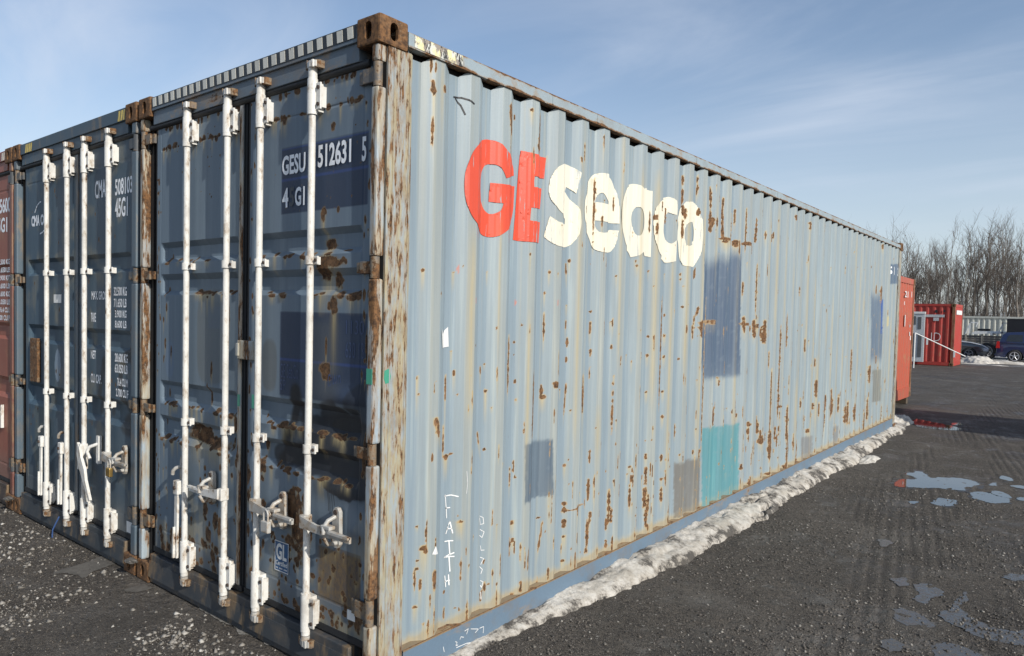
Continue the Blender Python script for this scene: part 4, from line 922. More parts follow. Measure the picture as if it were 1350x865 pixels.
# ---- door end
hd = door_frame(main, -2.438, .0, ZT, M_head, M_jbar, M_post, worn('grimy_sill', (.045, .052, .060), rustamt=.18, dirt=.55), worn('rusty_hinge', (.12, .11, .10), rustamt=.75, stretch=(2, 2, 2)))
mb = MB(); mb.box(-2.265, -.172, -.0045, -.002, 3.105, 3.170); strip = obj('hazard_strip', mb, M_blk, hd)
for i in range(26):
    x = -2.245 + i * .0805
    if x > -.19: break
    m_ = MB(); m_.prism([(x, 3.108), (x + .043, 3.108), (x + .038, 3.166), (x - .006, 3.166)], 1, -.006, -.0045)
    obj('stripe_block', m_, M_strw, strip)

GR = ((2.205, 2.172, 2.10, 2.068), (1.995, 1.958, 1.885, 1.855), (1.285, 1.25, 1.165, 1.125), (1.05, 1.015, .925, .885))
DR = random.Random(5)
def door_paint(kind):
    def f(X, Z):
        base = {'R': (.128, .172, .218), 'L': (.138, .184, .228)}[kind]  # side-wall blue darkened, so the door end's shade sits in the colour
        C = np.ones(X.shape + (3,)) * np.array(base); Ru = np.zeros(X.shape); St = np.zeros(X.shape)
        n1 = vnoise(X * 45 + 9, Z * 45, 3); n2 = fbm(X * 7, Z * 7, 8, 4)
        C = blend(C, .35 * soft(fbm(X * 1.5, Z * 1.2, 14), .45, .75), (.15, .19, .225))
        C = blend(C, .3 * soft(vnoise(X * 40, Z * .5, 17), .7, 1), (.085, .125, .17))
        def spot(x, z, rx, rz, st=0, amp=1.0):
            e = ell(X, Z, x + (n1 - .5) * rx * .8, z + (n2 - .5) * rz, rx, rz)
            m = np.clip(1.25 - e * .62, 0, 1) * amp
            Ru[:] = np.maximum(Ru, m * (.55 + .55 * n1))
            if st:
                s = np.exp(-((X - x) / (rx * .8)) ** 2) * np.clip(1 - (z - Z) / (st + rz), 0, 1) * (Z < z + rz * .5)
                St[:] = np.maximum(St, s * .9)
        xl, xr = X.min(), X.max(); w_ = xr - xl
        def flakes(n, xa, xb, za, zb_, ra, rb, st=.0, tall=1.5):
            for _ in range(n):
                r = DR.uniform(ra, rb); spot(DR.uniform(xa, xb), DR.uniform(za, zb_), r, r * DR.uniform(.8, tall), st if DR.random() < .5 else 0, DR.uniform(.8, 1))
        # rust along the upper seam and the top edge
        for _ in range(34 if kind == 'R' else 46): x = DR.uniform(xl + .05, xr - .05); spot(x, 2.822 + DR.gauss(.004, .006), DR.uniform(.006, .026), DR.uniform(.006, .02), DR.choice([0, .04, .1]))
        for _ in range(26): spot(DR.uniform(xl, xr), 2.955 + DR.gauss(0, .005), DR.uniform(.006, .02), DR.uniform(.005, .028), DR.choice([0, .04]))
        # rusty crests where sheets bent round the grooves
        for (a, b, c, e) in GR:
            for _ in range(9 if e > 1.5 else 20):
                x = DR.uniform(xl + .08, xr - .08); spot(x, e + DR.gauss(.006, .01), DR.uniform(.008, .035), DR.uniform(.006, .016), DR.choice([0, .05, .12]))
        if kind == 'R':
            # two large numbers panels
            for (a, b, c_, d) in ((-.835, -.11, 2.30, 2.66), (-.83, -.097, 1.30, 1.765)):
                m = soft(X, a - .002, a + .004) * (1 - soft(X, b - .004, b + .002)) * soft(Z, c_ - .003, c_ + .004) * (1 - soft(Z, d - .004, d + .003))
                C = blend(C, m * .97, (.022, .038, .075))
            for (z_, x0_, x1_) in ((2.485, -.835, -.11), (1.503, -.83, -.097), (2.652, -.835, -.11)):
                C = blend(C, (np.abs(Z - z_) < .006) * (X > x0_) * (X < x1_) * .8, (.03, .06, .19))
            C = blend(C, soft(X, -.60, -.50) * (1 - soft(X, -.38, -.25)) * soft(Z, 1.25, 1.35) * (1 - soft(Z, 1.68, 1.765)) * .35, (.10, .11, .11))
            # spray paint
            for (x, z, rx, rz, a_) in ((-.93, 1.46, .075, .15, .62),):
                C = blend(C, (1 - soft(ell(X, Z, x, z, rx, rz, 3), .6, 1.25)) * a_, (.10, .105, .10))
            for (x0_, z0_, x1_, z1_, w2) in ((-.68, 1.33, -.79, 1.0, .035), (-.68, 1.33, -.52, .98, .045), (-.79, 1.02, -.52, .96, .03)):
                tt = np.clip(((X - x0_) * (x1_ - x0_) + (Z - z0_) * (z1_ - z0_)) / ((x1_ - x0_) ** 2 + (z1_ - z0_) ** 2), 0, 1)
                dd = np.hypot(X - x0_ - tt * (x1_ - x0_), Z - z0_ - tt * (z1_ - z0_))
                C = blend(C, (1 - soft(dd, w2 * .55, w2 * 1.5)) * .97, (.008, .009, .012))
            for (x, z, rx, rz, a_) in ((-.30, 1.12, .30, .13, .9), (-.62, 1.10, .16, .10, .6), (-.22, 1.16, .22, .10, .9), (-.38, 1.24, .12, .08, .8), (-.16, 1.30, .10, .10, .6), (-.62, .96, .24, .09, .9), (-.25, .93, .28, .10, .96), (-.45, 1.02, .3, .06, .9), (-.40, 1.18, .34, .05, .8), (-.2, .84, .12, .03, .9), (-.33, .86, .11, .035, .95), (-.80, .98, .12, .06, .7), (-.14, 1.0, .08, .2, .6)):
                C = blend(C, (1 - soft(ell(X + (n2 - .5) * .12, Z + (n2 - .5) * .09, x, z, rx, rz), .62, 1.12)) * min(.98, a_ + .08), (.010, .012, .017))
            for x in (-.385, -.37, -.352, -.335): C = blend(C, (np.abs(X - x) < .004) * (Z < .86) * (Z > .72 + 40 * abs(x + .37) ** 2) * .85, (.03, .03, .03))
            C = blend(C, .6 * soft(X, -.62, -.45) * soft(Z, .72, .95) * (1 - soft(Z, 1.15, 1.4)), (.02, .026, .036))
            # deep brown scraped area low right
            m = soft(X, -.50, -.44) * (1 - soft(X, -.125, -.11)) * soft(Z, .24, .27) * (1 - soft(Z, .50 + .05 * n2, .545)) * (.72 + .3 * n2)
            C = blend(C, m, (.10, .075, .055)); Ru = np.maximum(Ru, m * .40)
            m = soft(X, -.335, -.33) * (1 - soft(X, -.125, -.115)) * soft(Z, .255, .262) * (1 - soft(Z, .55, .558)); C = blend(C, m * .7, (.075, .055, .045))
            spot(-.44, 2.13, .045, .03, .25); spot(-.40, 2.03, .11, .03, .06); spot(-.45, 1.98, .06, .045, .2); spot(-.36, 1.93, .028, .04, .1); spot(-.36, 1.80, .028, .05, .35); spot(-.40, 1.80, .014, .02)
            spot(-.46, 2.28, .022, .035, .2); spot(-.34, 2.29, .010, .018); spot(-.42, 1.47, .045, .045, .0); spot(-.31, 1.86, .03, .02, .05); spot(-.22, 1.85, .04, .022, .08); spot(-.17, 1.86, .02, .03, .08)
            spot(-.42, 1.60, .008, .06, .2); spot(-.39, 2.72, .018, .022)
            spot(-.10, 1.6, .01, .08); spot(-.11, 1.05, .012, .1); spot(-.13, .2, .03, .06)
            # column of rust between the bars, low on the leaf
            for _ in range(26): spot(DR.gauss(-.63, .05), DR.uniform(.38, .86), DR.uniform(.008, .028), DR.uniform(.012, .05), .06)
            spot(-.70, .70, .06, .10, .1); spot(-.66, .60, .045, .09, .1); spot(-.72, .50, .05, .04); 
            flakes(34, -.92, -.60, .22, .52, .005, .014, .03); flakes(40, -.92, -.1, .14, .24, .006, .022)
            flakes(30, -.6, -.1, .2, .6, .006, .02, .05); flakes(16, -1.15, -.95, .15, 1.2, .008, .025, .06, 3)
            flakes(24, -1.0, -.1, 2.3, 2.9, .003, .006)
        else:
            for (x, z, rx, rz, a_) in ((-1.56, 1.60, .17, .30, .5),):
                C = blend(C, (1 - soft(ell(X, Z, x, z, rx, rz, 4), .75, 1.1)) * a_, (.12, .125, .115))
            C = blend(C, (1 - soft(ell(X, Z, -2.08, 1.43, .06, .125, 2.5), .85, 1.1)) * .5, (.13, .19, .28))
            m = (np.abs(X + 1.52) < .07) * (np.abs(Z - 1.72) < .07); C = blend(C, m * .25, (.10, .15, .22))
            spot(-1.62, .95, .22, .03, .12); spot(-1.7, .98, .12, .045, .18); spot(-1.5, .93, .12, .03, .15); spot(-1.65, 1.87, .14, .012, .05)
            for (x, z, rx, rz) in ((-1.55, 1.40, .012, .05), (-1.60, 1.25, .010, .07), (-2.06, 1.48, .008, .04), (-1.86, 1.33, .008, .03), (-1.37, .28, .02, .2), (-1.36, 1.7, .014, .12)): spot(x, z, rx, rz, .08)
            spot(-1.62, .50, .025, .07, .05); spot(-1.50, .45, .022, .05, .1); spot(-1.44, .42, .03, .06, .12); spot(-1.60, .62, .02, .03, .1); spot(-1.58, .35, .03, .05, .1)
            flakes(30, -1.9, -1.3, .2, .95, .004, .014, .08, 2.5); flakes(46, -2.2, -1.25, .13, .30, .008, .03, .05)
            flakes(24, -1.34, -1.22, .15, 1.3, .006, .02, .05, 3); flakes(30, -2.0, -1.3, 2.45, 2.9, .003, .007); flakes(20, -2.22, -2.1, .2, 2.2, .004, .012, .1, 4)
        # grime towards the bottom edge
        C = blend(C, .5 * (1 - soft(Z + .1 * n2, .2, .45)), (.09, .085, .075))
        flakes(36, xl, xl + .05, .15, 2.8, .004, .011, .04, 3); flakes(26, xr - .05, xr, .15, 2.8, .004, .011, .04, 3)
        St[:] = np.maximum(St, .45 * soft(n2, .55, .75) * (1 - soft(Z, .3, 1.0)))
        return C, Ru, St
    return f
YD = .035
XR, XM0, XM1, XL = -.090, -1.140, -1.205, -2.262
dentsR = ((-.28, 1.17, .18, .07, .022), (-.25, 1.33, .12, .05, -.02), (-.75, 1.07, .10, .07, .014), (-.3, .85, .2, .05, -.012), (-.5, 2.1, .08, .05, .01), (-.6, .6, .3, .3, .006), (-.5, 2.5, .4, .3, .004))
dentsL = ((-1.60, 1.02, .10, .06, .012), (-1.8, .96, .14, .05, -.012), (-1.5, 1.9, .14, .05, .008), (-1.8, .5, .3, .3, .006), (-1.7, 2.5, .4, .3, .004))
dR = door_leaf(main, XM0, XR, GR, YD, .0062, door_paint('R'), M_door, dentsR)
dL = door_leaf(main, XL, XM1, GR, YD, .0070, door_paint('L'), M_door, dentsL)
fd = lambda e: (lambda x, z: (x, YD - e, z))
for nm, s, box, m_ in (('number_lettering', 'GESU', (-.825, -.615, 2.512, 2.618), M_num), ('number_lettering', '512631', (-.508, -.240, 2.520, 2.640), M_num), ('number_lettering', '5', (-.158, -.125, 2.512, 2.634), M_num),
                       ('number_lettering', '4', (-.820, -.765, 2.335, 2.442), M_num), ('number_lettering', '5', (-.757, -.712, 2.338, 2.441), M_numd), ('number_lettering', 'G1', (-.705, -.618, 2.336, 2.438), M_num),
                       ('ghost_lettering', 'GE SeaCo', (-.822, -.655, 1.40, 1.478), M_navy), ('ghost_lettering', 'SP', (-.822, -.77, 1.33, 1.39), M_navy), ('ghost_lettering', 'own,', (-.40, -.28, 1.36, 1.45), M_navy),
                       ('ghost_lettering', '630 13', (-.26, -.12, 1.54, 1.62), M_navy), ('ghost_lettering', '1130', (-.26, -.12, 1.66, 1.73), M_navy)):
    text_on(nm, s, box, fd(.0016), [], m_, dR, bold=.03 if m_ is M_num or m_ is M_numd else -.005)
mb = MB(); mb.box(-.850, -.722, YD - .0025, YD - .0008, .312, .482); gl = obj('certificate_sticker', mb, M_stickb, dR)
mb = MB()
for (a, b, c_, d) in ((-.850, -.722, .478, .482), (-.850, -.722, .312, .316), (-.850, -.847, .316, .478), (-.725, -.722, .316, .478)): mb.box(a, b, YD - .0036, YD - .0026, c_, d)
obj('sticker_border', mb, M_stickw, gl)
text_on('sticker_lettering', 'GL', (-.838, -.738, .378, .470), fd(.0032), [], M_stickw, gl, bold=.035)
text_on('sticker_lettering', 'Certified', (-.840, -.732, .345, .372), fd(.0032), [], M_stickw, gl, bold=.02)
text_on('sticker_lettering', '-- --- ---', (-.838, -.734, .326, .333), fd(.0032), [], M_stickw, gl, bold=.0)
mb = MB(); mb.box(-.215, -.155, YD - .0025, YD - .0005, .21, .26); obj('small_sticker', mb, M_stickw, dR)
for x, h, d in ((-.495, 'right', dR), (-.965, 'right_lock', dR), (-1.305, 'left', dL), (-1.772, 'down', dL)): locking_bar(d, x, h)
padlock(-.965 + .20, .635, M_galv, 'grey steel padlock on a white locking bar handle of the pale blue container')
# overlap plate, astragal, splash of green paint
mb = MB(); mb.box(-1.215, -1.05, .004, .03, 1.482, 1.592, .006); mb.box(-1.215, -1.19, -.006, .01, 1.50, 1.575, .004)
obj('door_seal_plate', mb, M_jbar, dR)
mb = MB(); mb.box(-1.240, -1.205, .026, .034, .13, 2.96, .003); obj('door_overlap_strip', mb, M_jbar, dL)
M_green = lettering('green_paint_splash', (.06, .33, .22), under=(.25, .3, .3), wear=.55)
drape('paint_splash', [([(.062, 1.49), (.095, 1.50), (.105, 1.46), (.098, 1.43), (.07, 1.425), (.06, 1.45)], [])], lambda y, z: (.0015, y, z), [], M_green, main)
mb = MB(); mb.box(-.052, -.012, -.0065, -.004, 1.425, 1.50); obj('paint_splash', mb, M_green, main)
mb = MB(); mb.box(-1.10, -1.06, YD - .002, YD - .0005, 1.20, 1.28); obj('paint_splash', mb, M_green, dR)
mb = MB(); mb.box(-1.236, -1.212, .0240, .0260, 1.20, 1.27); obj('paint_splash', mb, M_green, dL)
# ------------------------------------------------------------------ neighbours in the row
def row_container(name, x1, label, mats, W=2.40):
    mbody, mj, msill, mhinge = mats
    t = thing(name, (x1 - W / 2, 6.096, GZ), label, 'container')
    x0 = x1 - W
    castings(t, x0, x1, -.004, L40, GZ, ZT, M_cast)
    corr_panel('side_panel', t, mbody, 'y', .2, 11.97, .06, 3.09, x1 - .008, 1); corr_panel('side_panel', t, mbody, 'y', .2, 11.97, .06, 3.09, x0 + .008, -1)
    corr_panel('front_panel', t, mbody, 'x', x0 + .16, x1 - .16, .05, 3.09, 12.18, 1)
    for xx in ((x1 - .05, x1 - .002), (x0 + .002, x0 + .05)):
        mb = MB(); mb.box(*xx, .186, L40 - .186, 3.06, 3.182); obj('top_rail', mb, mbody, t)
        mb = MB(); mb.box(*xx, .186, L40 - .186, GZ + .02, .06); obj('bottom_rail', mb, msill, t)
        for yy in ((.056, .2), (12.0, 12.14)):
            mb = MB(); mb.box(min(xx) - .0, max(xx), *yy, GZ + .136, ZT - .136); obj('corner_post', mb, mj, t)
    mb = MB(); mb.box(x0 + .05, x1 - .05, .14, 12.05, 3.15, 3.165); obj('roof', mb, mbody, t)
    mb = MB(); mb.box(x0 + .05, x1 - .05, .14, 12.05, .02, .05); obj('floor', mb, M_void, t)
    h = door_frame(t, x0, x1, ZT, mbody, mj, mj, msill, mhinge, jx=.075)
    return t, h

def plain_paint(base, light, seed, smears=(), extra=None):
    def f(X, Z):
        C = np.ones(X.shape + (3,)) * np.array(base); n2 = fbm(X * 6, Z * 6, seed, 4); n1 = vnoise(X * 45, Z * 45, seed + 1)
        C = blend(C, .4 * soft(fbm(X * 1.5, Z * 1.2, seed + 4), .45, .75), light)
        C = blend(C, .45 * (1 - soft(Z + .1 * n2, .2, .5)), (.14, .13, .11))
        Ru = np.zeros(X.shape); St = .25 * soft(n2, .55, .8)
        r = random.Random(seed)
        for _ in range(40):
            x, z, s_ = r.uniform(X.min(), X.max()), r.uniform(.15, 2.95), r.uniform(.003, .01)
            e = ell(X, Z, x, z, s_, s_ * r.uniform(1, 3)); Ru = np.maximum(Ru, np.clip(1.25 - .6 * e, 0, 1) * .85)
        for (x, z, rx, rz, a_) in smears: C = blend(C, (1 - soft(ell(X + (n2 - .5) * .1, Z + (n2 - .5) * .08, x, z, rx, rz), .6, 1.15)) * a_, (.02, .024, .032))
        if extra: C = extra(X, Z, C)
        return C, Ru, St
    return f
M_hold = worn('old_hinge', (.07, .075, .08), rustamt=.5, stretch=(2, 2, 2))
cma, cmah = row_container('shipping_container', -2.485, 'dark navy container with white locking bars, standing left of the nearest pale blue one', (M_cma, M_cmaj, worn('navy_sill', (.04, .05, .06), rustamt=.12, dirt=.5), M_hold))
GC = ((2.165, 2.135, 2.05, 2.02), (1.60, 1.565, 1.47, 1.44), (1.09, 1.05, .93, .89))
def cma_extra(X, Z, C):
    # worn black A and O sprayed over the capacity lines, circular pale disc, grey patch
    for (x0_, z0_, x1_, z1_, w2) in ((-3.09, 1.36, -3.20, .98, .03), (-3.09, 1.36, -3.00, .98, .03)):
        tt = np.clip(((X - x0_) * (x1_ - x0_) + (Z - z0_) * (z1_ - z0_)) / ((x1_ - x0_) ** 2 + (z1_ - z0_) ** 2), 0, 1)
        dd = np.hypot(X - x0_ - tt * (x1_ - x0_), Z - z0_ - tt * (z1_ - z0_)); C = blend(C, (1 - soft(dd, w2 * .6, w2 * 1.5)) * .8, (.02, .025, .03))
    d = np.abs(np.sqrt(ell(X, Z, -2.68, 1.23, .13, .19)) - 1); C = blend(C, (1 - soft(d, .18, .34)) * .88, (.015, .018, .022))
    C = blend(C, (1 - soft(ell(X, Z, -2.68, .92, .15, .09), .5, 1.2)) * .8, (.015, .018, .022))
    C = blend(C, (1 - soft(ell(X, Z, -3.98, 1.27, .062, .135), .95, 1.05)) * .8, (.22, .29, .37))
    C = blend(C, soft(X, -4.52, -4.45) * (1 - soft(X, -4.3, -4.2)) * soft(Z, .25, .35) * (1 - soft(Z, .85, .95)) * .4, (.14, .15, .12))
    return C
pc = plain_paint((.046, .082, .116), (.060, .098, .132), 30, (), cma_extra)
YC = .035
cl_ = door_leaf(cma, -4.70, -3.60, GC, YC, .011, pc, M_door)
cr_ = door_leaf(cma, -3.54, -2.60, GC, YC, .010, pc, M_door)
mb = MB(); mb.box(-3.60, -3.555, .028, .045, .13, 2.96, .004); obj('door_overlap_strip', mb, M_cmaj, cl_)
for s, box, l in (('CMA', (-3.25, -3.06, 2.585, 2.72), cr_), ('508103', (-2.905, -2.625, 2.58, 2.70), cr_), ('45G1', (-2.905, -2.70, 2.42, 2.56), cr_),
                  ('MAX. GROSS', (-3.31, -3.03, 1.82, 1.885), cr_), ('32.500 KG', (-2.92, -2.71, 1.85, 1.915), cr_), ('71.650 LB', (-2.92, -2.71, 1.765, 1.83), cr_), ('TARE', (-3.32, -3.23, 1.65, 1.72), cr_),
                  ('3.900 KG', (-2.90, -2.71, 1.69, 1.745), cr_), ('8.600 LB', (-2.90, -2.71, 1.615, 1.67), cr_), ('NET', (-3.32, -3.23, 1.365, 1.43), cr_), ('28.600 KG', (-2.90, -2.69, 1.365, 1.43), cr_),
                  ('63.050 LB', (-2.90, -2.69, 1.285, 1.35), cr_), ('CU. CAP.', (-3.32, -3.13, 1.18, 1.25), cr_), ('76.4 CU.M', (-2.86, -2.69, 1.19, 1.25), cr_), ('2.700 CU.F', (-2.88, -2.68, 1.11, 1.17), cr_),
                  ('CMA CGM', (-4.56, -4.16, 2.45, 2.545), cl_)):
    text_on('lettering', s, box, lambda x, z: (x, YC - .0018, z), [], M_num, l, bold=.022 if s != 'CMA CGM' else .05)
fa = lambda x, z: (x, YC - .0018, z)
strokes('logo_arc', [[(-4.48, 2.57), (-4.45, 2.605), (-4.42, 2.63), (-4.37, 2.65), (-4.34, 2.652)], [(-4.36, 2.38), (-4.30, 2.392), (-4.25, 2.415), (-4.21, 2.44)]], .012, fa, [], M_num, cl_)
mb = MB(); mb.box(-4.06, -3.90, YC - .002, YC - .0005, 1.79, 1.86); obj('label_plate', mb, M_stickw, cl_)
mb = MB(); mb.box(-4.52, -4.35, YC - .03, YC + .0, 1.10, 1.48, .008); obj('document_box', mb, M_rustc, cl_)
mb = MB(); mb.box(-2.70, -2.585 + .0, YC - .002, YC - .0005, .14, .22); obj('small_sticker', mb, M_stickw, cr_)
for xs_ in ((-4.60, -4.56, -4.52, -4.48), (-2.78, -2.74, -2.70)):
    for x in xs_:
        m_ = MB(); m_.prism([(x, 3.09), (x + .022, 3.09), (x + .038, 3.16), (x + .016, 3.16)], 1, -.0045, -.0022); obj('hazard_stripe', m_, M_yel, cmah)
for x, h, d in ((-4.075, 'down', cl_), (-3.655, 'down', cl_), (-3.32, 'swung', cr_), (-2.90, 'right_brass', cr_)): locking_bar(d, x, h)
padlock(-2.90 + .19, .63, M_brass, 'brass padlock on the handle of the dark navy container')
mb = MB(); mb.tube([(-3.74, -.04, .06), (-3.76, -.06, .0), (-3.79, -.07, -.05), (-3.80, -.07, -.115)], .006, 6)
o = obj('cable_tie', mb, plain('blue_plastic', (.05, .1, .25), .4)); o['label'] = 'thin dark blue strap end hanging below the navy container'; o['category'] = 'strap'

redl, redh = row_container('shipping_container', -4.925, 'brick red container at the left edge of the photo, beyond the dark navy one', (M_redc, worn('red_post', (.16, .06, .045), rustamt=.4, dirt=.6), worn('red_sill', (.06, .045, .04), rustamt=.15, dirt=.5), M_hold))
pr_ = plain_paint((.26, .085, .055), (.30, .11, .075), 50)
GRD = ((2.15, 2.12, 2.03, 2.0), (1.60, 1.565, 1.47, 1.44), (1.09, 1.05, .93, .89))
r1 = door_leaf(redl, -7.15, -6.15, GRD, .035, .03, pr_, M_door); r2_ = door_leaf(redl, -6.09, -5.04, GRD, .035, .014, pr_, M_door)
for s, box in (('745600', (-5.52, -5.08, 2.62, 2.76)), ('45G1', (-5.52, -5.17, 2.44, 2.58)), ('32.500 KGS', (-5.45, -5.06, 2.14, 2.19)), ('71.650 LBS', (-5.45, -5.06, 2.065, 2.115)), ('3.900 KGS', (-5.42, -5.06, 1.99, 2.04)), ('8.600 LBS', (-5.42, -5.06, 1.915, 1.965)),
               ('28.600 KGS', (-5.45, -5.06, 1.84, 1.89)), ('63.050 LBS', (-5.45, -5.06, 1.765, 1.815)), ('76.4 CU.M', (-5.40, -5.06, 1.69, 1.74)), ('2.700 CU.FT', (-5.48, -5.06, 1.615, 1.665))):
    text_on('lettering', s, box, lambda x, z: (x, .0332, z), [], M_num, r2_, bold=.028)
for x in (-5.20, -5.155, -5.11):
    m_ = MB(); m_.prism([(x, 3.09), (x + .022, 3.09), (x + .038, 3.16), (x + .016, 3.16)], 1, -.0045, -.0022); obj('hazard_stripe', m_, M_strw, redh)
for x, h, d in ((-5.78, 'right', r2_), (-5.40 - .32, 'down', r2_), (-6.4, 'left', r1), (-6.85, 'down', r1)):
    if x == -5.72: continue
    locking_bar(d, x, h)
mb = MB(); mb.prism([(-5.30, .60), (-5.26, .60), (-5.26, .82), (-5.30, .80)], 1, .005, .03); mb.tube([(-5.28, .02, .75), (-5.33, -.03, .73), (-5.38, -.04, .68), (-5.36, -.03, .64)], .014, 8)
obj('handle_keeper', mb, M_white, r2_)

# ------------------------------------------------------------------ orange red container behind, its end wall towards the lane
def side_container(name, x1, y0, y1, zb, zt, length, label, mat, lane_texts=(), rustpost=M_cast, cm=None):
    """container whose long axis runs along x; end wall at x1, long wall at y0 facing the camera"""
    t = thing(name, (x1 - length / 2, (y0 + y1) / 2, GZ), label, 'container')
    castings(t, x1 - length, x1, y0, y1, zb, zt, cm or M_cast)
    corr_panel('end_panel', t, mat, 'y', y0 + .15, y1 - .15, zb + .16, zt - .1, x1 - .01, 1)
    corr_panel('end_panel', t, mat, 'y', y0 + .15, y1 - .15, zb + .16, zt - .1, x1 - length + .01, -1)
    corr_panel('side_panel', t, mat, 'x', x1 - length + .16, x1 - .16, zb + .16, zt - .1, y0 + .01, -1)
    corr_panel('side_panel', t, mat, 'x', x1 - length + .16, x1 - .16, zb + .16, zt - .1, y1 - .01, 1)
    for a, b in ((y0, y0 + .05), (y1 - .05, y1)):
        mb = MB(); mb.box(x1 - length + .17, x1 - .17, a, b, zt - .11, zt - .004); obj('top_rail', mb, mat, t)
        mb = MB(); mb.box(x1 - length + .17, x1 - .17, a, b, zb + .01, zb + .17); obj('bottom_rail', mb, mat, t)
    for a, b in ((x1 - .05, x1 - .002), (x1 - length + .002, x1 - length + .05)):
        mb = MB(); mb.box(a, b, y0 + .16, y1 - .16, zt - .13, zt - .004); obj('end_header', mb, mat, t)
        mb = MB(); mb.box(a, b, y0 + .16, y1 - .16, zb + .0, zb + .24); obj('end_sill', mb, mat, t)
    for a, b in ((x1 - .12, x1), (x1 - length, x1 - length + .12)):
        for c, d in ((y0, y0 + .12), (y1 - .12, y1)):
            mb = MB(); mb.box(a, b, c, d, zb + .13, zt - .13, .006); obj('corner_post', mb, rustpost, t)
    mb = MB(); mb.box(x1 - length + .05, x1 - .05, y0 + .05, y1 - .05, zt - .03, zt - .015); obj('roof', mb, mat, t)
    mb = MB(); mb.box(x1 - length + .05, x1 - .05, y0 + .05, y1 - .05, zb + .12, zb + .14); obj('floor', mb, M_void, t)
    return t
orc = side_container('shipping_container', -.66, 14.95, 17.42, .055, 2.83, 6.06, 'orange red container standing just past the far end of the pale blue one', M_orng, rustpost=worn('orange_post', (.30, .07, .035), rustamt=.6, dirt=.4), cm=M_rustc)
fo = lambda y, z: (-.66 - .0075, y, z)
for s, box in (('21', (16.25, 16.62, 2.38, 2.52)), ('1', (17.0, 17.05, 2.40, 2.53)), ('1', (16.2, 16.25, 2.2, 2.28))):
    text_on('lettering', s, box, lambda y, z: (-.655, y, z), [], M_stickw, orc)
for (y, z, a, b) in ((16.35, 1.72, .06, .26), (16.95, 1.50, .07, .09), (17.05, 1.40, .09, .10), (16.95, 1.7, .05, .06)):
    mb = MB(); mb.box(-.657, -.654, y, y + a, z, z + b); obj('scuff_patch', mb, M_stickw, orc)
for yy in (15.05, 17.25):
    mb = MB(); mb.box(-.98, -.70, yy - .05, yy + .12, GZ, .054, .01)
    o = obj('timber_block', mb, plain('old_timber', (.10, .075, .05), .85, sc=30)); o['label'] = 'timber block under the %s corner of the orange red container' % ('near' if yy < 16 else 'far'); o['category'] = 'block'; o['group'] = 'blocks under the orange red container'

# ------------------------------------------------------------------ red container with the white door far back
idc = side_container('shipping_container', -2.25, 36.75, 39.3, GZ + .01, 2.74, 6.06, 'bright red container far back with white letters ID and a white side door', M_redid, rustpost=worn('id_post', (.22, .05, .03), rustamt=.5, dirt=.3), cm=M_rustc)
fy_ = lambda e: (lambda x, z: (x, 36.75 - e, z))
text_on('lettering', 'ID', (-3.16, -2.78, 1.02, 1.40), fy_(.004), [], M_stickw, idc, bold=-.02)
for (a, b, c_, d) in ((-3.50, -2.66, 2.12, 2.24), (-3.10, -2.88, 1.95, 2.10)):
    mb = MB(); mb.box(a, b, 36.735, 36.749, c_, d); obj('white_plate', mb, plain('grey_plate', (.45, .46, .47), .5), idc)
mb = MB(); mb.box(-3.05, -2.95, 36.735, 36.749, 2.32, 2.46); obj('vent_plate', mb, M_blk, idc)
mb = MB(); mb.box(-2.72, -2.64, 36.735, 36.749, 2.36, 2.46); obj('vent_plate', mb, M_blk, idc)
mb = MB(); mb.box(-2.249, -2.24, 37.15, 38.9, 2.26, 2.46); obj('name_plate', mb, M_stickw, idc)
mb = MB(); mb.box(-3.96, -3.42, 36.62, 36.70, .02, 2.33, .01); dd = obj('side_door', mb, plain('white_door', (.50, .52, .53), .5), idc)
for (a, b, c_, d) in ((-3.88, -3.78, 1.75, 2.15), (-3.70, -3.56, 1.55, 2.12), (-3.90, -3.80, .25, 1.35), (-3.68, -3.52, .25, 1.30)):
    mb = MB(); mb.box(a, b, 36.605, 36.62, c_, d, .004); obj('door_panel', mb, plain('dark_panel', (.10, .105, .11), .4), dd)
mb = MB(); mb.box(-3.98, -3.40, 36.59, 36.70, 2.26, 2.36, .01); obj('door_head', mb, M_stickw, dd)
mb = MB(); mb.box(-3.98, -3.94, 36.58, 36.70, .0, 2.30, .006); obj('door_jamb', mb, M_stickw, dd)
# ramp handrail
hr = thing('handrail', (-3.45, 33.6, GZ), 'thin white handrail sloping down in front of the red container marked ID', 'handrail')
mb = MB(); mb.tube([(-3.30, 33.6, GZ), (-3.30, 33.6, 1.40)], .026, 8); obj('upright_post', mb, M_stickw, hr)
mb = MB(); mb.tube([(-3.30, 33.6, 1.40), (-1.62, 35.3, .42)], .022, 8); obj('sloping_rail', mb, M_stickw, hr)
for f_ in (.24, .78):
    x, y, z = -3.30 + 1.68 * f_, 33.6 + 1.7 * f_, 1.40 - .98 * f_
    mb = MB(); mb.box(x - .035, x + .035, y - .015, y + .015, z - .27, z - .01, .004); obj('hanging_tag', mb, M_stickw, hr)

# container across the lane, just outside the picture on the right: it throws the long shadow that crosses the ground
sc_ = side_container('shipping_container', 16.2, 12.35, 14.85, GZ, 3.18, 12.19, 'grey container standing across the lane, out of the photo to the right', M_greyc)

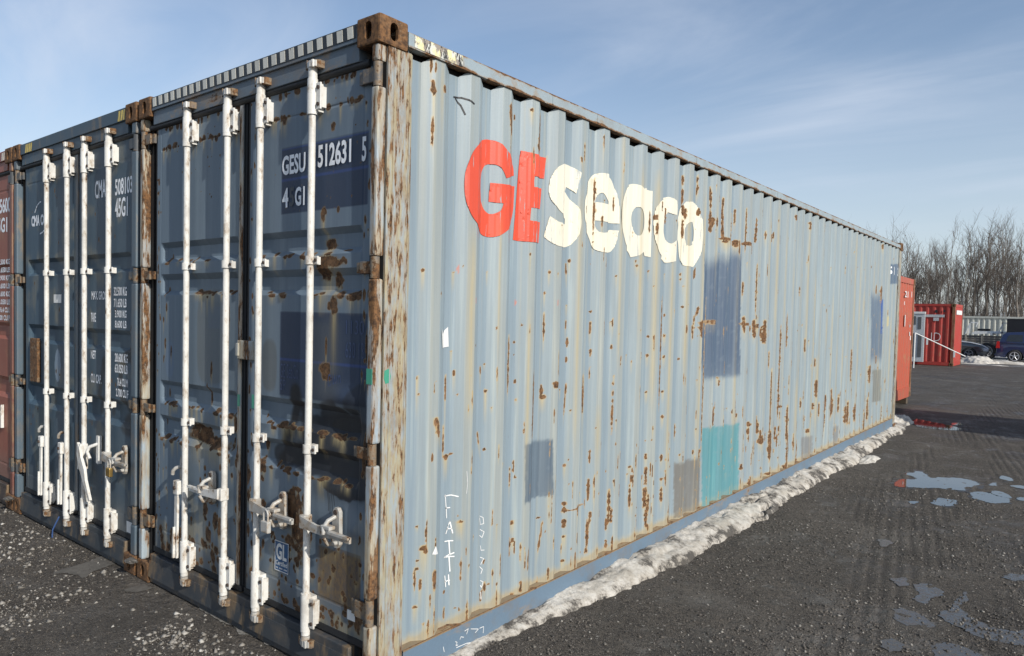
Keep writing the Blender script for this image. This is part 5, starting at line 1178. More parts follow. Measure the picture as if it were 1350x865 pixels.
# ------------------------------------------------------------------ background vehicles
wc = thing('shipping_container', (-3.4, 57.2, GZ), 'pale ribbed container at the back, behind the trucks', 'container')
corr_panel('side_panel', wc, M_paled, 'x', -6.4, -.75, .2, 2.30, 56.0, -1, pitch=.30, depth=.06)
corr_panel('end_panel', wc, M_paled, 'y', 56.0, 58.4, .2, 2.30, -.75, 1)
mb = MB(); mb.box(-6.45, -.70, 55.97, 58.45, 2.28, 2.40); obj('roof', mb, M_paled, wc)
mb = MB(); mb.box(-6.45, -.70, 55.97, 58.45, GZ, .2); obj('base_frame', mb, M_greyc, wc)
M_tyre = plain('black_tyre', (.02, .02, .021), .8, sc=40)
M_rim = plain('silver_rim', (.55, .56, .58), .3, .7)
M_glass, t = new_mat('car_glass'); out(t, Base_Color=(.03, .035, .04), Roughness=.06, IOR=1.5)
M_wood = worn('weathered_boards', (.13, .115, .10), rustamt=-.5, dirt=.5, stretch=(.3, 1, 6))
def wheel(parent, x, y, z, r, w_=.2, rim=M_rim, spokes=5):
    a = MB(); a.tube([(x, y, z), (x, y + w_ * .15, z), (x, y + w_ * .85, z), (x, y + w_, z)], [r * .9, r, r, r * .9], 24)
    # heights in this yard run tall, wheels included
    for i, v in enumerate(a.v): a.v[i] = (v[0], v[1], z + (v[2] - z) * 1.10)
    wh = obj('tyre', a, M_tyre, parent)
    b = MB(); b.tube([(x, y - .008, z), (x, y + .01, z)], r * .22, 12)
    for k in range(spokes):
        an = 2 * math.pi * k / spokes + .3
        b.tube([(x, y - .004, z), (x + math.cos(an) * r * .64, y - .004, z + math.sin(an) * r * .64 * 1.1)], r * .085, 5)
    n = 20
    vs = [];
    for rr_ in (r * .58, r * .70):
        for k in range(n):
            an = 2 * math.pi * k / n; vs.append((x + math.cos(an) * rr_, y - .006, z + math.sin(an) * rr_ * 1.1))
    b.add(vs, [(k, (k + 1) % n, n + (k + 1) % n, n + k) for k in range(n)])
    obj('rim', b, rim, wh)
    return wh
def loft_car(t, mat, low, roof, y0, y1, x_off, z_off=GZ, inset=.16):
    """low: outline of the lower body (x,z); roof: outline of the cabin (x,z) from rear base over the roof to front base"""
    def ext(name, poly, ins_top, m_, parent):
        bm = bmesh.new(); zmin = min(p[1] for p in poly); zmax = max(p[1] for p in poly)
        A = []; B = []
        for (x, z) in poly:
            k = (z - zmin) / (zmax - zmin) * ins_top
            A.append(bm.verts.new((x + x_off, y0 + k, z + z_off))); B.append(bm.verts.new((x + x_off, y1 - k, z + z_off)))
        n = len(poly)
        bm.faces.new(A); bm.faces.new(B[::-1])
        for i in range(n): j = (i + 1) % n; bm.faces.new((A[j], A[i], B[i], B[j]))
        bmesh.ops.recalc_face_normals(bm, faces=bm.faces[:])
        bmesh.ops.bevel(bm, geom=[e for e in bm.edges], offset=.035, segments=2, affect='EDGES', profile=.6, clamp_overlap=True)
        me = bpy.data.meshes.new(name); me_off = origin_of(parent)
        for v in bm.verts: v.co -= me_off
        for f in bm.faces: f.smooth = True
        bm.to_mesh(me); bm.free(); return link(name, me, m_, parent)
    body = ext('body', low, .05, mat, t); cab = ext('cabin', roof, inset, mat, t)
    return body, cab
M_navyc, t_ = new_mat('navy_car_paint'); out(t_, Base_Color=(.012, .022, .075), Roughness=.28, Coat_Weight=1.0, Coat_Roughness=.05)
M_silv, t_ = new_mat('grey_car_paint'); out(t_, Base_Color=(.10, .11, .12), Roughness=.25, Metallic=.5, Coat_Weight=1.0, Coat_Roughness=.05)
suv = thing('parked_car', (.9, 44.9, GZ), 'dark navy station wagon parked at the right edge of the photo', 'car')
xo = -1.27
low = [(.0, .42), (.03, .30), (.42, .26), (.50, .50), (.66, .64), (.80, .68), (.98, .64), (1.12, .50), (1.20, .24), (3.05, .24), (3.12, .50), (3.28, .64), (3.44, .68), (3.60, .64), (3.76, .5), (3.84, .26), (4.4, .30), (4.5, .5), (4.48, .75), (4.25, .92), (3.2, 1.02), (.12, 1.05), (.02, .9)]
roof = [(.10, 1.00), (.26, 1.45), (.40, 1.56), (1.2, 1.62), (2.1, 1.60), (2.5, 1.50), (3.25, 1.0)]
loft_car(suv, M_navyc, low, roof, 44.05, 45.75, xo)
def glass(parent, polys, y, m_=None):
    for p in polys:
        mb = MB(); mb.prism([(a + xo_, b + GZ) for a, b in p], 1, y, y + .02); obj('window', mb, m_ or M_glass, parent)
xo_ = xo
for p, yy in (([(.42, 1.10), (1.12, 1.10), (1.12, 1.46), (.60, 1.46), (.50, 1.40)], 44.135), ([(1.22, 1.10), (2.0, 1.10), (2.0, 1.48), (1.22, 1.49)], 44.135), ([(2.1, 1.10), (2.95, 1.10), (2.45, 1.44), (2.1, 1.48)], 44.135)):
    # side windows lean with the cabin
    bm = bmesh.new(); vs = []
    for a, b in p:
        k = (b - 1.0) / .62 * .16; vs.append(bm.verts.new(Vector((a + xo, 44.05 + k - .012, b + GZ)) - origin_of(suv)))
    f = bm.faces.new(vs); r_ = bmesh.ops.extrude_face_region(bm, geom=[f]); bmesh.ops.translate(bm, vec=(0, .03, 0), verts=[v for v in r_['geom'] if isinstance(v, bmesh.types.BMVert)])
    bmesh.ops.recalc_face_normals(bm, faces=bm.faces[:]); me = bpy.data.meshes.new('window'); bm.to_mesh(me); bm.free(); link('window', me, M_glass, suv)
M_tail = plain('red_lamp', (.45, .02, .02), .2)
mb = MB(); mb.prism([(xo - .015, .62), (xo + .16, .62), (xo + .14, .98), (xo + .03, .98)], 1, 44.035, 44.12); obj('tail_lamp', mb, M_tail, suv)
mb = MB(); mb.prism([(xo - .015, .62), (xo + .16, .62), (xo + .14, .98), (xo + .03, .98)], 1, 45.68, 45.765); obj('tail_lamp', mb, M_tail, suv)
mb = MB(); mb.box(xo - .06, xo + .12, 44.1, 45.7, .16, .32, .03); obj('rear_bumper', mb, M_navyc, suv)
mb = MB(); mb.tube([(xo + .5, 44.32, 1.52), (xo + 2.2, 44.32, 1.53)], .018, 6); obj('roof_rail', mb, M_blk, suv)
for x in (.80, 3.44):
    wheel(suv, xo + x, 44.03, GZ + .34, .31); wheel(suv, xo + x, 45.57, GZ + .34, .31)
# grey car with its bonnet towards the wagon, half hidden behind snow and container
car = thing('parked_car', (-3.7, 46.2, GZ), 'dark grey car with a painted bonnet highlight, between the red container and the navy wagon', 'car')
xo = -6.05
low2 = [(.0, .42), (.05, .28), (.42, .26), (.50, .48), (.66, .62), (.80, .66), (.98, .62), (1.12, .48), (1.20, .24), (3.05, .24), (3.12, .48), (3.28, .62), (3.44, .66), (3.60, .62), (3.76, .48), (3.84, .26), (4.2, .28), (4.35, .42), (4.33, .62), (4.05, .80), (3.2, .98), (.12, 1.0), (.0, .85)]
roof2 = [(.35, .96), (.95, 1.42), (1.6, 1.52), (2.2, 1.48), (3.2, .95)]
loft_car(car, M_silv, low2, roof2, 45.4, 47.0, xo)
for x in (.80, 3.44): wheel(car, xo + x, 45.38, GZ + .33, .30, rim=plain('dull_rim', (.25, .25, .26), .4, .5)); wheel(car, xo + x, 46.85, GZ + .33, .30)
mb = MB(); mb.tube([(xo + 2.9, 45.43, 1.0 + GZ), (xo + 3.5, 45.42, .95 + GZ), (xo + 4.0, 45.42, .84 + GZ), (xo + 4.32, 45.44, .66 + GZ)], .035, 6); obj('bonnet_highlight', mb, plain('painted_highlight', (.6, .62, .65), .3, .3), car)  # pale tube stands in for the highlight along the bonnet
mb = MB(); mb.box(xo + 4.1, xo + 4.34, 45.38, 45.62, .50 + GZ, .66 + GZ, .03); obj('headlight', mb, plain('lamp_glass', (.6, .62, .65), .1), car)
mb = MB(); mb.prism([(xo + 1.0, 1.02 + GZ), (xo + 2.9, 1.02 + GZ), (xo + 2.2, 1.40 + GZ), (xo + 1.3, 1.42 + GZ)], 1, 45.395, 45.45); obj('window', mb, M_glass, car)
# flatbed trailer with board sides
tr = thing('flatbed_truck', (-2.4, 49.2, GZ), 'flatbed truck with weathered board sides and white uprights behind the parked cars', 'truck')
mb = MB(); mb.box(-4.6, -1.15, 48.0, 50.3, .52, .66); obj('deck', mb, M_blk, tr)
for k in range(4):
    for xa, xb in ((-4.5, -3.1), (-3.06, -2.3), (-2.26, -1.2)):
        mb = MB(); z = .68 + k * .135; mb.box(xa, xb, 48.0, 48.05, z, z + .125, .004); obj('side_board', mb, M_wood, tr)
for x in (-3.08, -2.28, -1.2, -4.55):
    mb = MB(); mb.box(x - .05, x + .05, 47.95, 48.0, .6, 1.28); obj('stake', mb, plain('dull_stake', (.30, .27, .22), .7), tr)
for x in (-2.95, -1.38):
    mb = MB(); mb.box(x - .03, x + .03, 48.3, 48.36, .6, 1.98); mb.box(x - .03, x + .4, 48.3, 48.36, 1.92, 1.98); mb.tube([(x + .38, 48.33, 1.95), (x + .30, 48.33, 1.70)], .025, 6)
    mb.tube([(x - .22, 48.33, 1.2), (x, 48.33, 1.9)], .03, 6); obj('white_rack', mb, M_stickw, tr)
mb = MB(); mb.prism([(-2.80, 1.33), (-2.65, 1.45), (-1.95, 1.45), (-1.80, 1.36), (-1.80, 1.25), (-1.9, 1.25), (-1.95, 1.34), (-2.75, 1.27)], 1, 47.9, 50.2); obj('pale_lid', mb, M_stickw, tr)
mb = MB(); mb.tube([(-2.3, 48.8, 1.47), (-2.3, 48.8, 1.60)], .32, 20); obj('spare_tyre', mb, M_tyre, tr)
mb = MB(); mb.box(-1.8, -1.15, 48.3, 50.0, 1.34, 1.46, .01); obj('snow_cap', mb, plain('snow_on_load', (.75, .76, .78), .8), tr)
for x in (-2.05, -3.7): wheel(tr, x, 47.95, GZ + .44, .42, w_=.28, rim=plain('grey_truck_rim', (.35, .35, .36), .5, .3), spokes=8)
for x in (-2.05, -3.7): wheel(tr, x, 50.0, GZ + .44, .42, w_=.28)
mb = MB(); mb.box(-4.5, -1.2, 48.3, 50.0, .36, .52); obj('chassis', mb, M_blk, tr)
bx = thing('box_trailer', (.9, 48.9, GZ), 'black box trailer with a pale roof edge behind the navy wagon', 'trailer')
mb = MB(); mb.box(-1.13, 3.2, 47.7, 50.1, .75, 2.19, .02); obj('box_body', mb, plain('black_trailer_skin', (.012, .013, .017), .35, sc=3), bx)
mb = MB(); mb.box(-1.18, 3.25, 47.66, 50.14, 2.19, 2.27, .02); obj('roof_edge', mb, M_paled, bx)
mb = MB(); mb.box(-1.0, 3.1, 48.0, 49.9, .45, .75); obj('chassis', mb, M_blk, bx)
for x in (.6, 1.5): wheel(bx, x, 47.75, GZ + .38, .36); wheel(bx, x, 49.9, GZ + .38, .36)
mb = MB(); mb.box(.18, .34, 48.5, 48.7, 2.27, 2.36, .02); obj('roof_vent', mb, M_stickw, bx)

# ------------------------------------------------------------------ wire fence before the wood
fn = thing('wire_fence', (-9, 70, GZ), 'thin wire fence along the edge of the wood', 'fence')
for x in np.arange(-24, 8, 3.0):
    mb = MB(); mb.tube([(x, 70, GZ), (x, 70, 2.9)], .035, 6); obj('post', mb, M_greyc, fn)
for z in (.6, 1.5, 2.3, 2.85):
    mb = MB(); mb.tube([(-24, 70, z), (-8, 70, z - .02), (8, 70, z)], .014, 4); obj('wire', mb, M_blk, fn)
# ------------------------------------------------------------------ ground
def gheight(x, y):
    h = .018 * (fbm(x * .9 + 50, y * .9 + 50, 101, 3) - .5) + .012 * (fbm(x * 3.5 + 9, y * 3.5 + 9, 105, 3) - .5)
    # wheel ruts running along the lane
    k = x + .18 * y
    h += .006 * np.sin(k * 30) * soft(fbm(x * .6, y * .4, 111, 2), .5, .7) * (x > .6)
    fade = np.clip((30 - np.abs(y - 8)) / 20, 0, 1) * np.clip((14 - np.abs(x)) / 8, 0, 1)
    return GZ + h * fade - .004
def nonuni(lo, a, b, hi, step, growth=1.22):
    core = list(np.arange(a, b, step)); s_ = step; p = b; right = []
    while p < hi: right.append(p); s_ *= growth; p += s_
    right.append(hi); s_ = step; p = a; left = []
    while True:
        s_ *= growth; p -= s_
        if p < lo: left.append(lo); break
        left.append(p)
    return np.array(left[::-1] + core + right)
gx = nonuni(-900, -5.5, 6.5, 900, .030); gy = nonuni(-300, -1.6, 11.0, 1800, .032)
GX, GY = np.meshgrid(gx, gy, indexing='ij')
GH = gheight(GX, GY)
rag = fbm(GX * 11, GY * 11, 131, 3)
for i_, pd in enumerate(PUD + WET):        # shallow hollows under standing water, with grit breaking the surface
    a = np.array(pd); cx, cy = a.mean(0); rx, ry = np.ptp(a[:, 0]) / 2 + .10, np.ptp(a[:, 1]) / 2 + .10
    m = 1 - soft(ell(GX, GY, cx, cy, rx, ry), .8, 1.8)
    tgt = GZ + .0022 + .012 * (rag - .62) if i_ < len(PUD) else GZ + .001 + .014 * (rag - .68)
    GH = GH * (1 - m) + tgt * m
near_ = soft(GY, -.7, -.35) * (1 - soft(GY, .1, .3)) * soft(GX, -3.2, -2.9) * (1 - soft(GX, .2, .5))
GH = GH * (1 - near_) + (GZ - .002 + .010 * (rag - .5)) * near_
m, t = new_mat('wet_gravel_ground')
P = t.n('ShaderNodeTexCoord').outputs['Object']
n1 = t.noise(P, 1.1, 5, .6); nf = t.noise(t.map(P, (.5, 1.3, 1)), .45, 6, .65); n2 = t.noise(P, 7, 5, .65); n3 = t.noise(P, 60, 5, .75); n4 = t.noise(P, 190, 3, .7)
vor = t.n('ShaderNodeTexVoronoi', {'feature': 'F1'}, Vector=P, Scale=85.0); vd, vc = vor.outputs['Distance'], vor.outputs['Color']
vor2 = t.n('ShaderNodeTexVoronoi', {'feature': 'F1'}, Vector=P, Scale=34.0)
br = t.n('ShaderNodeSeparateColor', None, Color=vc).outputs[0]
n25 = t.noise(P, 26, 4, .7)
c = t.mix(t.ss(n1, .35, .65), (.098, .083, .066), (.150, .128, .103))
c = t.mix(t.ss(n2, .45, .7, 0, .6), c, (.165, .142, .116))
c = t.mix(t.ss(n25, .5, .62, 0, .5), c, (.040, .035, .031))
c = t.mix(t.ss(n3, .42, .58, 0, .6), c, (.030, .026, .023))
c = t.mix(t.math('MULTIPLY', t.ss(br, .76, .86), t.ss(vd, .25, .5, 1, 0)), c, (.22, .20, .175))
c = t.mix(t.math('MULTIPLY', t.ss(br, .0, .2, 1, 0), .8), c, (.012, .011, .011))
c = t.mix(t.ss(nf, .54, .66, 0, .5), c, (.165, .150, .130))
c = t.mix(t.ss(nf, .34, .44, .35, 0), c, (.045, .040, .035))
g2 = t.n('ShaderNodeSeparateColor', None, Color=vor2.outputs['Color']).outputs[1]
c = t.mix(t.math('MULTIPLY', t.ss(g2, .90, .95), t.ss(vor2.outputs['Distance'], .2, .38, 1, 0)), c, (.27, .25, .22))
wetn = t.noise(t.map(P, (1, .7, 1), loc=(4, 2, 0)), .9, 6, .68)
wet = t.ss(wetn, .53, .62)
# damp, smoothed mud film: greyer and glossier than the grit around it
sxy = t.n('ShaderNodeSeparateXYZ', None, Vector=P)
low_ = t.math('MULTIPLY', t.ss(sxy.outputs[0], 1.0, 2.0), t.ss(sxy.outputs[1], 4.2, 2.0))
film = t.math('MULTIPLY', t.ss(t.math('ADD', t.noise(t.map(P, (1, .8, 1), loc=(7, 1, 0)), 1.7, 6, .7), t.math('MULTIPLY', low_, .12)), .51, .60), t.ss(n2, .35, .55, 1, .3))
c = t.mix(t.math('MULTIPLY', film, .75), c, (.118, .106, .092))
c = t.mix(t.math('MULTIPLY', wet, .3), c, (.045, .040, .035))
# tyre tracks: fine parallel ribs running down the lane
trk = t.n('ShaderNodeTexWave', {'bands_direction': 'X'}, Vector=t.map(P, rot=(0, 0, rad(-10))), Scale=3.3, Distortion=1.2, Detail=3, Detail_Scale=1.5).outputs['Fac']
tmask = t.math('MULTIPLY', t.ss(t.noise(t.map(P, (1.6, .25, 1), loc=(1, 3, 0)), 1, 3, .5), .46, .56), t.ss(sxy.outputs[0], .5, .9))
trm = t.math('MULTIPLY', trk, tmask)
c = t.mix(t.math('MULTIPLY', t.ss(trm, .45, .9), .5), c, (.040, .034, .029))
far = t.n('ShaderNodeSeparateXYZ', None, Vector=P)
snowm = t.math('MULTIPLY', t.ss(far.outputs[1], 39, 43), t.ss(t.noise(t.map(P, (.25, 1, 1)), .55, 5, .6), .50, .55))
c = t.mix(snowm, c, (.75, .76, .78))
hh = t.math('ADD', t.math('MULTIPLY', t.ss(vd, 0, .55, 1, 0), .9), t.math('MULTIPLY', n3, 1.1))
hh = t.math('ADD', hh, t.math('MULTIPLY', n2, .8)); hh = t.math('ADD', hh, t.math('MULTIPLY', n4, .35))
hh = t.math('MULTIPLY', hh, t.ss(film, 0, 1, 1, .35)); hh = t.math('SUBTRACT', hh, t.math('MULTIPLY', trm, .7))
b = t.n('ShaderNodeBump', None, Strength=.9, Distance=.022, Height=hh)
ro = t.ss(wet, 0, 1, .88, .62)
ro = t.math('SUBTRACT', ro, t.math('MULTIPLY', t.math('MULTIPLY', wet, t.ss(n2, .5, .68)), .22))
ro = t.math('SUBTRACT', ro, t.math('MULTIPLY', film, .42))
out(t, Base_Color=c, Roughness=ro, Normal=b.outputs[0], Specular_IOR_Level=.4)
M_ground = m
g = ngrid('ground', np.stack([GX, GY, GH], -1), None, None, None, M_ground, smooth=True)
g['kind'] = 'structure'

def sheet(name, poly, z, mat, jit=.01, sub=.03, seed=1, **tags):
    """irregular flat sheet with a ragged outline"""
    r = random.Random(seed); pts = []
    n = len(poly)
    for i in range(n):
        a, b = Vector(poly[i]), Vector(poly[(i + 1) % n]); k = max(2, int((b - a).length / sub))
        nr = Vector((-(b - a).y, (b - a).x)); nr = nr.normalized() if nr.length else nr
        for j in range(k):
            p = a.lerp(b, j / k); q = p * 9
            d = (vnoise(np.array(q.x), np.array(q.y), seed) - .5) * 2 * jit * 2 + r.uniform(-jit, jit) * .6
            pts.append(p + nr * float(d))
    from mathutils.geometry import tessellate_polygon
    tr = tessellate_polygon([[Vector((p.x, p.y, 0)) for p in pts]])
    me = bpy.data.meshes.new(name); me.from_pydata([(p.x, p.y, z) for p in pts], [], tr); me.update()
    if len(me.polygons) and me.polygons[0].normal.z < 0: me.flip_normals()
    o = link(name, me, mat)
    for k_, v in tags.items(): o[k_] = v
    return o
M_water, t = new_mat('puddle_water')
P = t.n('ShaderNodeTexCoord').outputs['Object']
b = t.n('ShaderNodeBump', None, Strength=.04, Distance=.002, Height=t.noise(P, 18, 2, .5))
out(t, Base_Color=(.030, .028, .027), Roughness=.015, IOR=2.2, Specular_IOR_Level=1.0, Normal=b.outputs[0])
M_mud, t = new_mat('muddy_film_water')
P = t.n('ShaderNodeTexCoord').outputs['Object']
nn = t.noise(P, 26, 5, .7)
b = t.n('ShaderNodeBump', None, Strength=.35, Distance=.006, Height=nn)
out(t, Base_Color=t.mix(t.ss(nn, .4, .7), (.060, .055, .050), (.098, .088, .076)), Roughness=t.ss(nn, .38, .62, .08, .5), IOR=1.6, Normal=b.outputs[0])
for i, pd in enumerate(PUD): sheet('puddle', smooth_poly(pd, 1, 170), GZ + .004, M_water, jit=.016 if i else .022, sub=.016, seed=i + 3, kind='structure')
def grow(pd, k, dx=0, dy=0):
    a = np.array(pd); c = a.mean(0); return [tuple(c + (p - c) * k) for p in a]
WET = [grow(p, 1.22) for p in WET]
M_damp, t = new_mat('damp_margin')
P = t.n('ShaderNodeTexCoord').outputs['Object']
nn = t.noise(P, 60, 5, .75)
b = t.n('ShaderNodeBump', None, Strength=.8, Distance=.012, Height=nn)
out(t, Base_Color=t.mix(t.ss(nn, .4, .65), (.020, .018, .016), (.055, .048, .041)), Roughness=.38, Normal=b.outputs[0])
for i, pd in enumerate(PUD[:7]): sheet('damp_patch', grow(pd, 1.16), GZ + .0005, M_damp, jit=.03, sub=.03, seed=i + 140, kind='structure')
for i, pd in enumerate(WET): sheet('shallow_puddle', pd, GZ + .001 + .0004 * i, M_mud, jit=.015, sub=.02, seed=i + 40, kind='structure')

# ------------------------------------------------------------------ dirty snow bank along the long wall
m, t = new_mat('dirty_snow')
P = t.n('ShaderNodeTexCoord').outputs['Object']
at = t.n('ShaderNodeAttribute', {'attribute_name': 'stain'}).outputs['Fac']
a_ = t.noise(P, 14, 6, .7); b_ = t.noise(P, 55, 5, .7); c_ = t.noise(P, 3.5, 4, .6)
c = t.mix(t.ss(c_, .4, .7), (.56, .53, .475), (.42, .385, .325))
dm = t.math('ADD', t.math('ADD', t.math('MULTIPLY', a_, .50), t.math('MULTIPLY', b_, .42)), t.math('MULTIPLY', at, .30))
dm = t.math('ADD', dm, .02)
c = t.mix(t.ss(dm, .46, .62, 0, .55), c, (.30, .26, .21)); c = t.mix(t.ss(dm, .58, .72, 0, .92), c, (.055, .048, .04))
c = t.mix(t.ss(b_, .66, .70, 0, .75), c, (.05, .045, .04))
hh = t.math('ADD', t.math('MULTIPLY', a_, 1.0), t.math('MULTIPLY', b_, .7))
b = t.n('ShaderNodeBump', None, Strength=.8, Distance=.018, Height=hh)
p_ = out(t, Base_Color=c, Roughness=.75, Normal=b.outputs[0])
M_snow = m
def snow_strip():
    ys = np.concatenate([np.arange(.35, 7, .014), np.arange(7, 13.2, .024)])
    sy = np.array([p[1] for p in SNOWR]); sx = np.array([p[0] for p in SNOWR])
    yk = np.array([.3, .72, 1.27, 1.66, 1.92, 2.34, 2.68, 3.0, 3.46, 3.88, 4.7, 5.75, 6.48, 7.6, 8.16, 8.98, 9.95, 11.27, 11.83, 12.6, 13.3])
    xk = np.array([.02, .06, .09, .14, .215, .225, .235, .30, .27, .275, .30, .225, .235, .215, .28, .225, .18, .11, .18, .10, .0])
    v = np.linspace(0, 1, 34)
    Yg, Vg = np.meshgrid(ys, v, indexing='ij')
    R = np.interp(Yg, yk, xk) + .045 * (fbm(Yg * 3.2, Yg * 0 + 1, 201, 4) - .5) + .035 * (vnoise(Yg * 16, Yg * 0, 203) - .5)
    Lft = np.where(Yg < 12.2, -.075, -.075 - (Yg - 12.2) * .8)
    Xg = Lft + (np.maximum(R, .0) - Lft) * Vg
    wdt = np.maximum(R - Lft, .02)
    # height profile: against the wall high, falling outwards
    topz = .050 + .030 * fbm(Yg * 1.6, Vg * 0 + 2, 205, 3) + .03 * np.interp(Yg, [0, 1.2, 3, 6, 12, 13.3], [-.6, 0, 1, 1.2, 1.0, .3])
    s_ = np.sqrt(np.clip(1 - Vg ** 2.2, 0, 1)) * (1 - .25 * (1 - soft(Vg, .0, .25)))
    lump = fbm(Xg * 13, Yg * 7, 207, 4) - .5; lump2 = fbm(Xg * 48, Yg * 44, 211, 3) - .5
    Zg_ = GZ - .012 + topz * s_ * (1 + .5 * lump) * np.clip(wdt / .2, .3, 1.1) + .006 * s_ + .014 * lump2 * s_
    # scooped notches at the wall where it has melted back below each rib
    nt_ = np.exp(-((np.mod(Yg - .62, PIT * 2) - PIT) / .05) ** 2) * (Vg < .42); Zg_ -= nt_ * .018
    gap = soft(fbm(Yg * 1.5 + 3, Vg * 3, 221, 3), .66, .74) * soft(Vg, .35, .6) * (Yg > 4.5); Zg_ -= gap * .09
    dirt = .08 + soft(Vg + .7 * (fbm(Xg * 18, Yg * 16, 219, 3) - .5), .82, 1.05) * .42 + .5 * soft(fbm(Xg * 7, Yg * 5, 209, 4), .48, .72) + .35 * np.clip(1 - Yg / 1.6, 0, 1) + .15 * (.5 - lump)
    o = ngrid('snow_bank', np.stack([Xg, Yg, Zg_], -1), None, None, dirt, M_snow, smooth=True)
    me = o.data; me.update()
    if me.polygons[len(me.polygons) // 2].normal.z < 0: me.flip_normals()
    o['kind'] = 'stuff'; o['label'] = 'ridge of dirty melting snow along the foot of the pale blue container'; o['category'] = 'snow'
snow_strip()
def snow_heap(name, cx, cy, rx, ry, h, seed, label=None, res=44, clean=.0):
    u = np.linspace(-1.15, 1.15, res); A, B = np.meshgrid(u, u, indexing='ij')
    n_ = fbm(A * 2.2 + seed, B * 2.2, 300 + seed, 4); r_ = np.sqrt(A * A + B * B) + (n_ - .5) * .8
    Z_ = GZ - .03 + h * np.clip(1 - r_ ** 2, -.4, 1) * (.7 + .6 * fbm(A * 6, B * 6, 310 + seed, 3))
    o = ngrid(name, np.stack([cx + A * rx, cy + B * ry, Z_], -1), None, None, soft(r_, .7, 1.05) * .45 + .25 * n_ - clean, M_snow, smooth=True)
    if o.data.polygons[len(o.data.polygons) // 2].normal.z < 0: o.data.flip_normals()
    o['kind'] = 'stuff'
    if label: o['label'] = label; o['category'] = 'snow'
    return o
snow_heap('snow_heap', -.22, 13.35, .30, .75, .17, 1, 'dirty snow heap at the far corner of the pale blue container')
snow_heap('snow_heap', -1.9, 42.3, .95, .9, .34, 2, 'white snow heap to the right of the red container marked ID', clean=.5)
snow_heap('snow_heap', -.9, 42.6, 1.5, .55, .17, 3, 'low white snow ridge in front of the parked cars', clean=.5)
snow_heap('snow_heap', -1.9, 40.6, .9, .35, .06, 4, 'thin flat snow patch beside the red container marked ID', clean=.4)
snow_heap('snow_heap', -.75, 39.9, .5, .25, .05, 6, 'small flat snow patch on the dark ground before the navy wagon', clean=.4)
snow_heap('snow_heap', 1.4, 43.1, 1.1, .5, .14, 5, 'white snow beside the navy wagon', clean=.4)
snow_heap('snow_heap', .32, 8.8, .13, .45, .07, 7, 'small crust of snow split off the ridge by the pale blue container', res=30)

# ------------------------------------------------------------------ ice and slush sheets by the door sill
M_ice, t = new_mat('dirty_ice')
P = t.n('ShaderNodeTexCoord').outputs['Object']
nn = t.noise(P, 22, 5, .7)
b = t.n('ShaderNodeBump', None, Strength=.5, Distance=.006, Height=nn)
out(t, Base_Color=t.mix(t.ss(nn, .4, .65), (.30, .285, .26), (.13, .12, .10)), Roughness=.42, Normal=b.outputs[0])
M_mudd, t = new_mat('dry_mud_patch')
P = t.n('ShaderNodeTexCoord').outputs['Object']
nn = t.noise(P, 30, 5, .7)
b = t.n('ShaderNodeBump', None, Strength=.3, Distance=.004, Height=nn)
out(t, Base_Color=t.mix(t.ss(nn, .35, .65), (.13, .12, .105), (.085, .078, .068)), Roughness=.6, Normal=b.outputs[0])
for i, pd in enumerate(ICE): sheet('ice_sheet' if i == 0 else 'mud_patch', pd, GZ + (.004 if i == 0 else .003), M_ice if i == 0 else M_mudd, jit=.012, sub=.015, seed=i + 90, kind='structure')

# ------------------------------------------------------------------ loose stones as real geometry
def stones(name, pts, size, mat, seed, label, cat='gravel'):
    r = np.random.default_rng(seed); n = len(pts)
    base = np.array([(1, 0, 0), (-1, 0, 0), (0, 1, 0), (0, -1, 0), (0, 0, 1), (0, 0, -1)], float)
    fc = np.array([(0, 2, 4), (2, 1, 4), (1, 3, 4), (3, 0, 4), (2, 0, 5), (1, 2, 5), (3, 1, 5), (0, 3, 5)])
    sz = size[0] + (size[1] - size[0]) * r.random(n) ** 3.2
    sc3 = sz[:, None] * (.6 + .8 * r.random((n, 3))) * np.array([1, 1, .75])
    V_ = base[None] * (.75 + .5 * r.random((n, 6, 1))) * sc3[:, None] + r.normal(0, .12, (n, 6, 3)) * sz[:, None, None]
    an = r.random(n) * 6.283; c_, s_ = np.cos(an), np.sin(an)
    x = V_[..., 0] * c_[:, None] - V_[..., 1] * s_[:, None]; y = V_[..., 0] * s_[:, None] + V_[..., 1] * c_[:, None]
    z = V_[..., 2]
    hz = gheight(pts[:, 0], pts[:, 1])
    W_ = np.stack([x + pts[:, 0, None], y + pts[:, 1, None], z + (hz + sz * .18)[:, None]], -1).reshape(-1, 3)
    F = (fc[None] + (np.arange(n) * 6)[:, None, None]).reshape(-1, 3)
    me = bpy.data.meshes.new(name)
    me.vertices.add(len(W_)); me.vertices.foreach_set('co', W_.astype(np.float32).ravel())
    me.loops.add(len(F) * 3); me.loops.foreach_set('vertex_index', F.astype(np.int32).ravel())
    me.polygons.add(len(F)); me.polygons.foreach_set('loop_start', (np.arange(len(F)) * 3).astype(np.int32)); me.update(calc_edges=True)
    shade = np.repeat(r.random(n), 6).astype(np.float32)
    a = me.attributes.new('tone', 'FLOAT', 'POINT'); a.data.foreach_set('value', shade)
    o = link(name, me, mat); o['kind'] = 'stuff'; o['label'] = label; o['category'] = cat
    return o
def stone_mat(name, a, b, c, rough):
    m, t = new_mat(name); k = t.n('ShaderNodeAttribute', {'attribute_name': 'tone'}).outputs['Fac']
    cc = t.mix(t.ss(k, 0, .6), a, b); cc = t.mix(t.ss(k, .80, 1), cc, c); out(t, Base_Color=cc, Roughness=rough); return m
M_st = stone_mat('dark_gravel_stone', (.034, .030, .026), (.095, .082, .068), (.27, .25, .22), .55)
M_pb = stone_mat('pale_gravel_stone', (.12, .11, .095), (.26, .24, .21), (.46, .44, .40), .7)
r = np.random.default_rng(77)
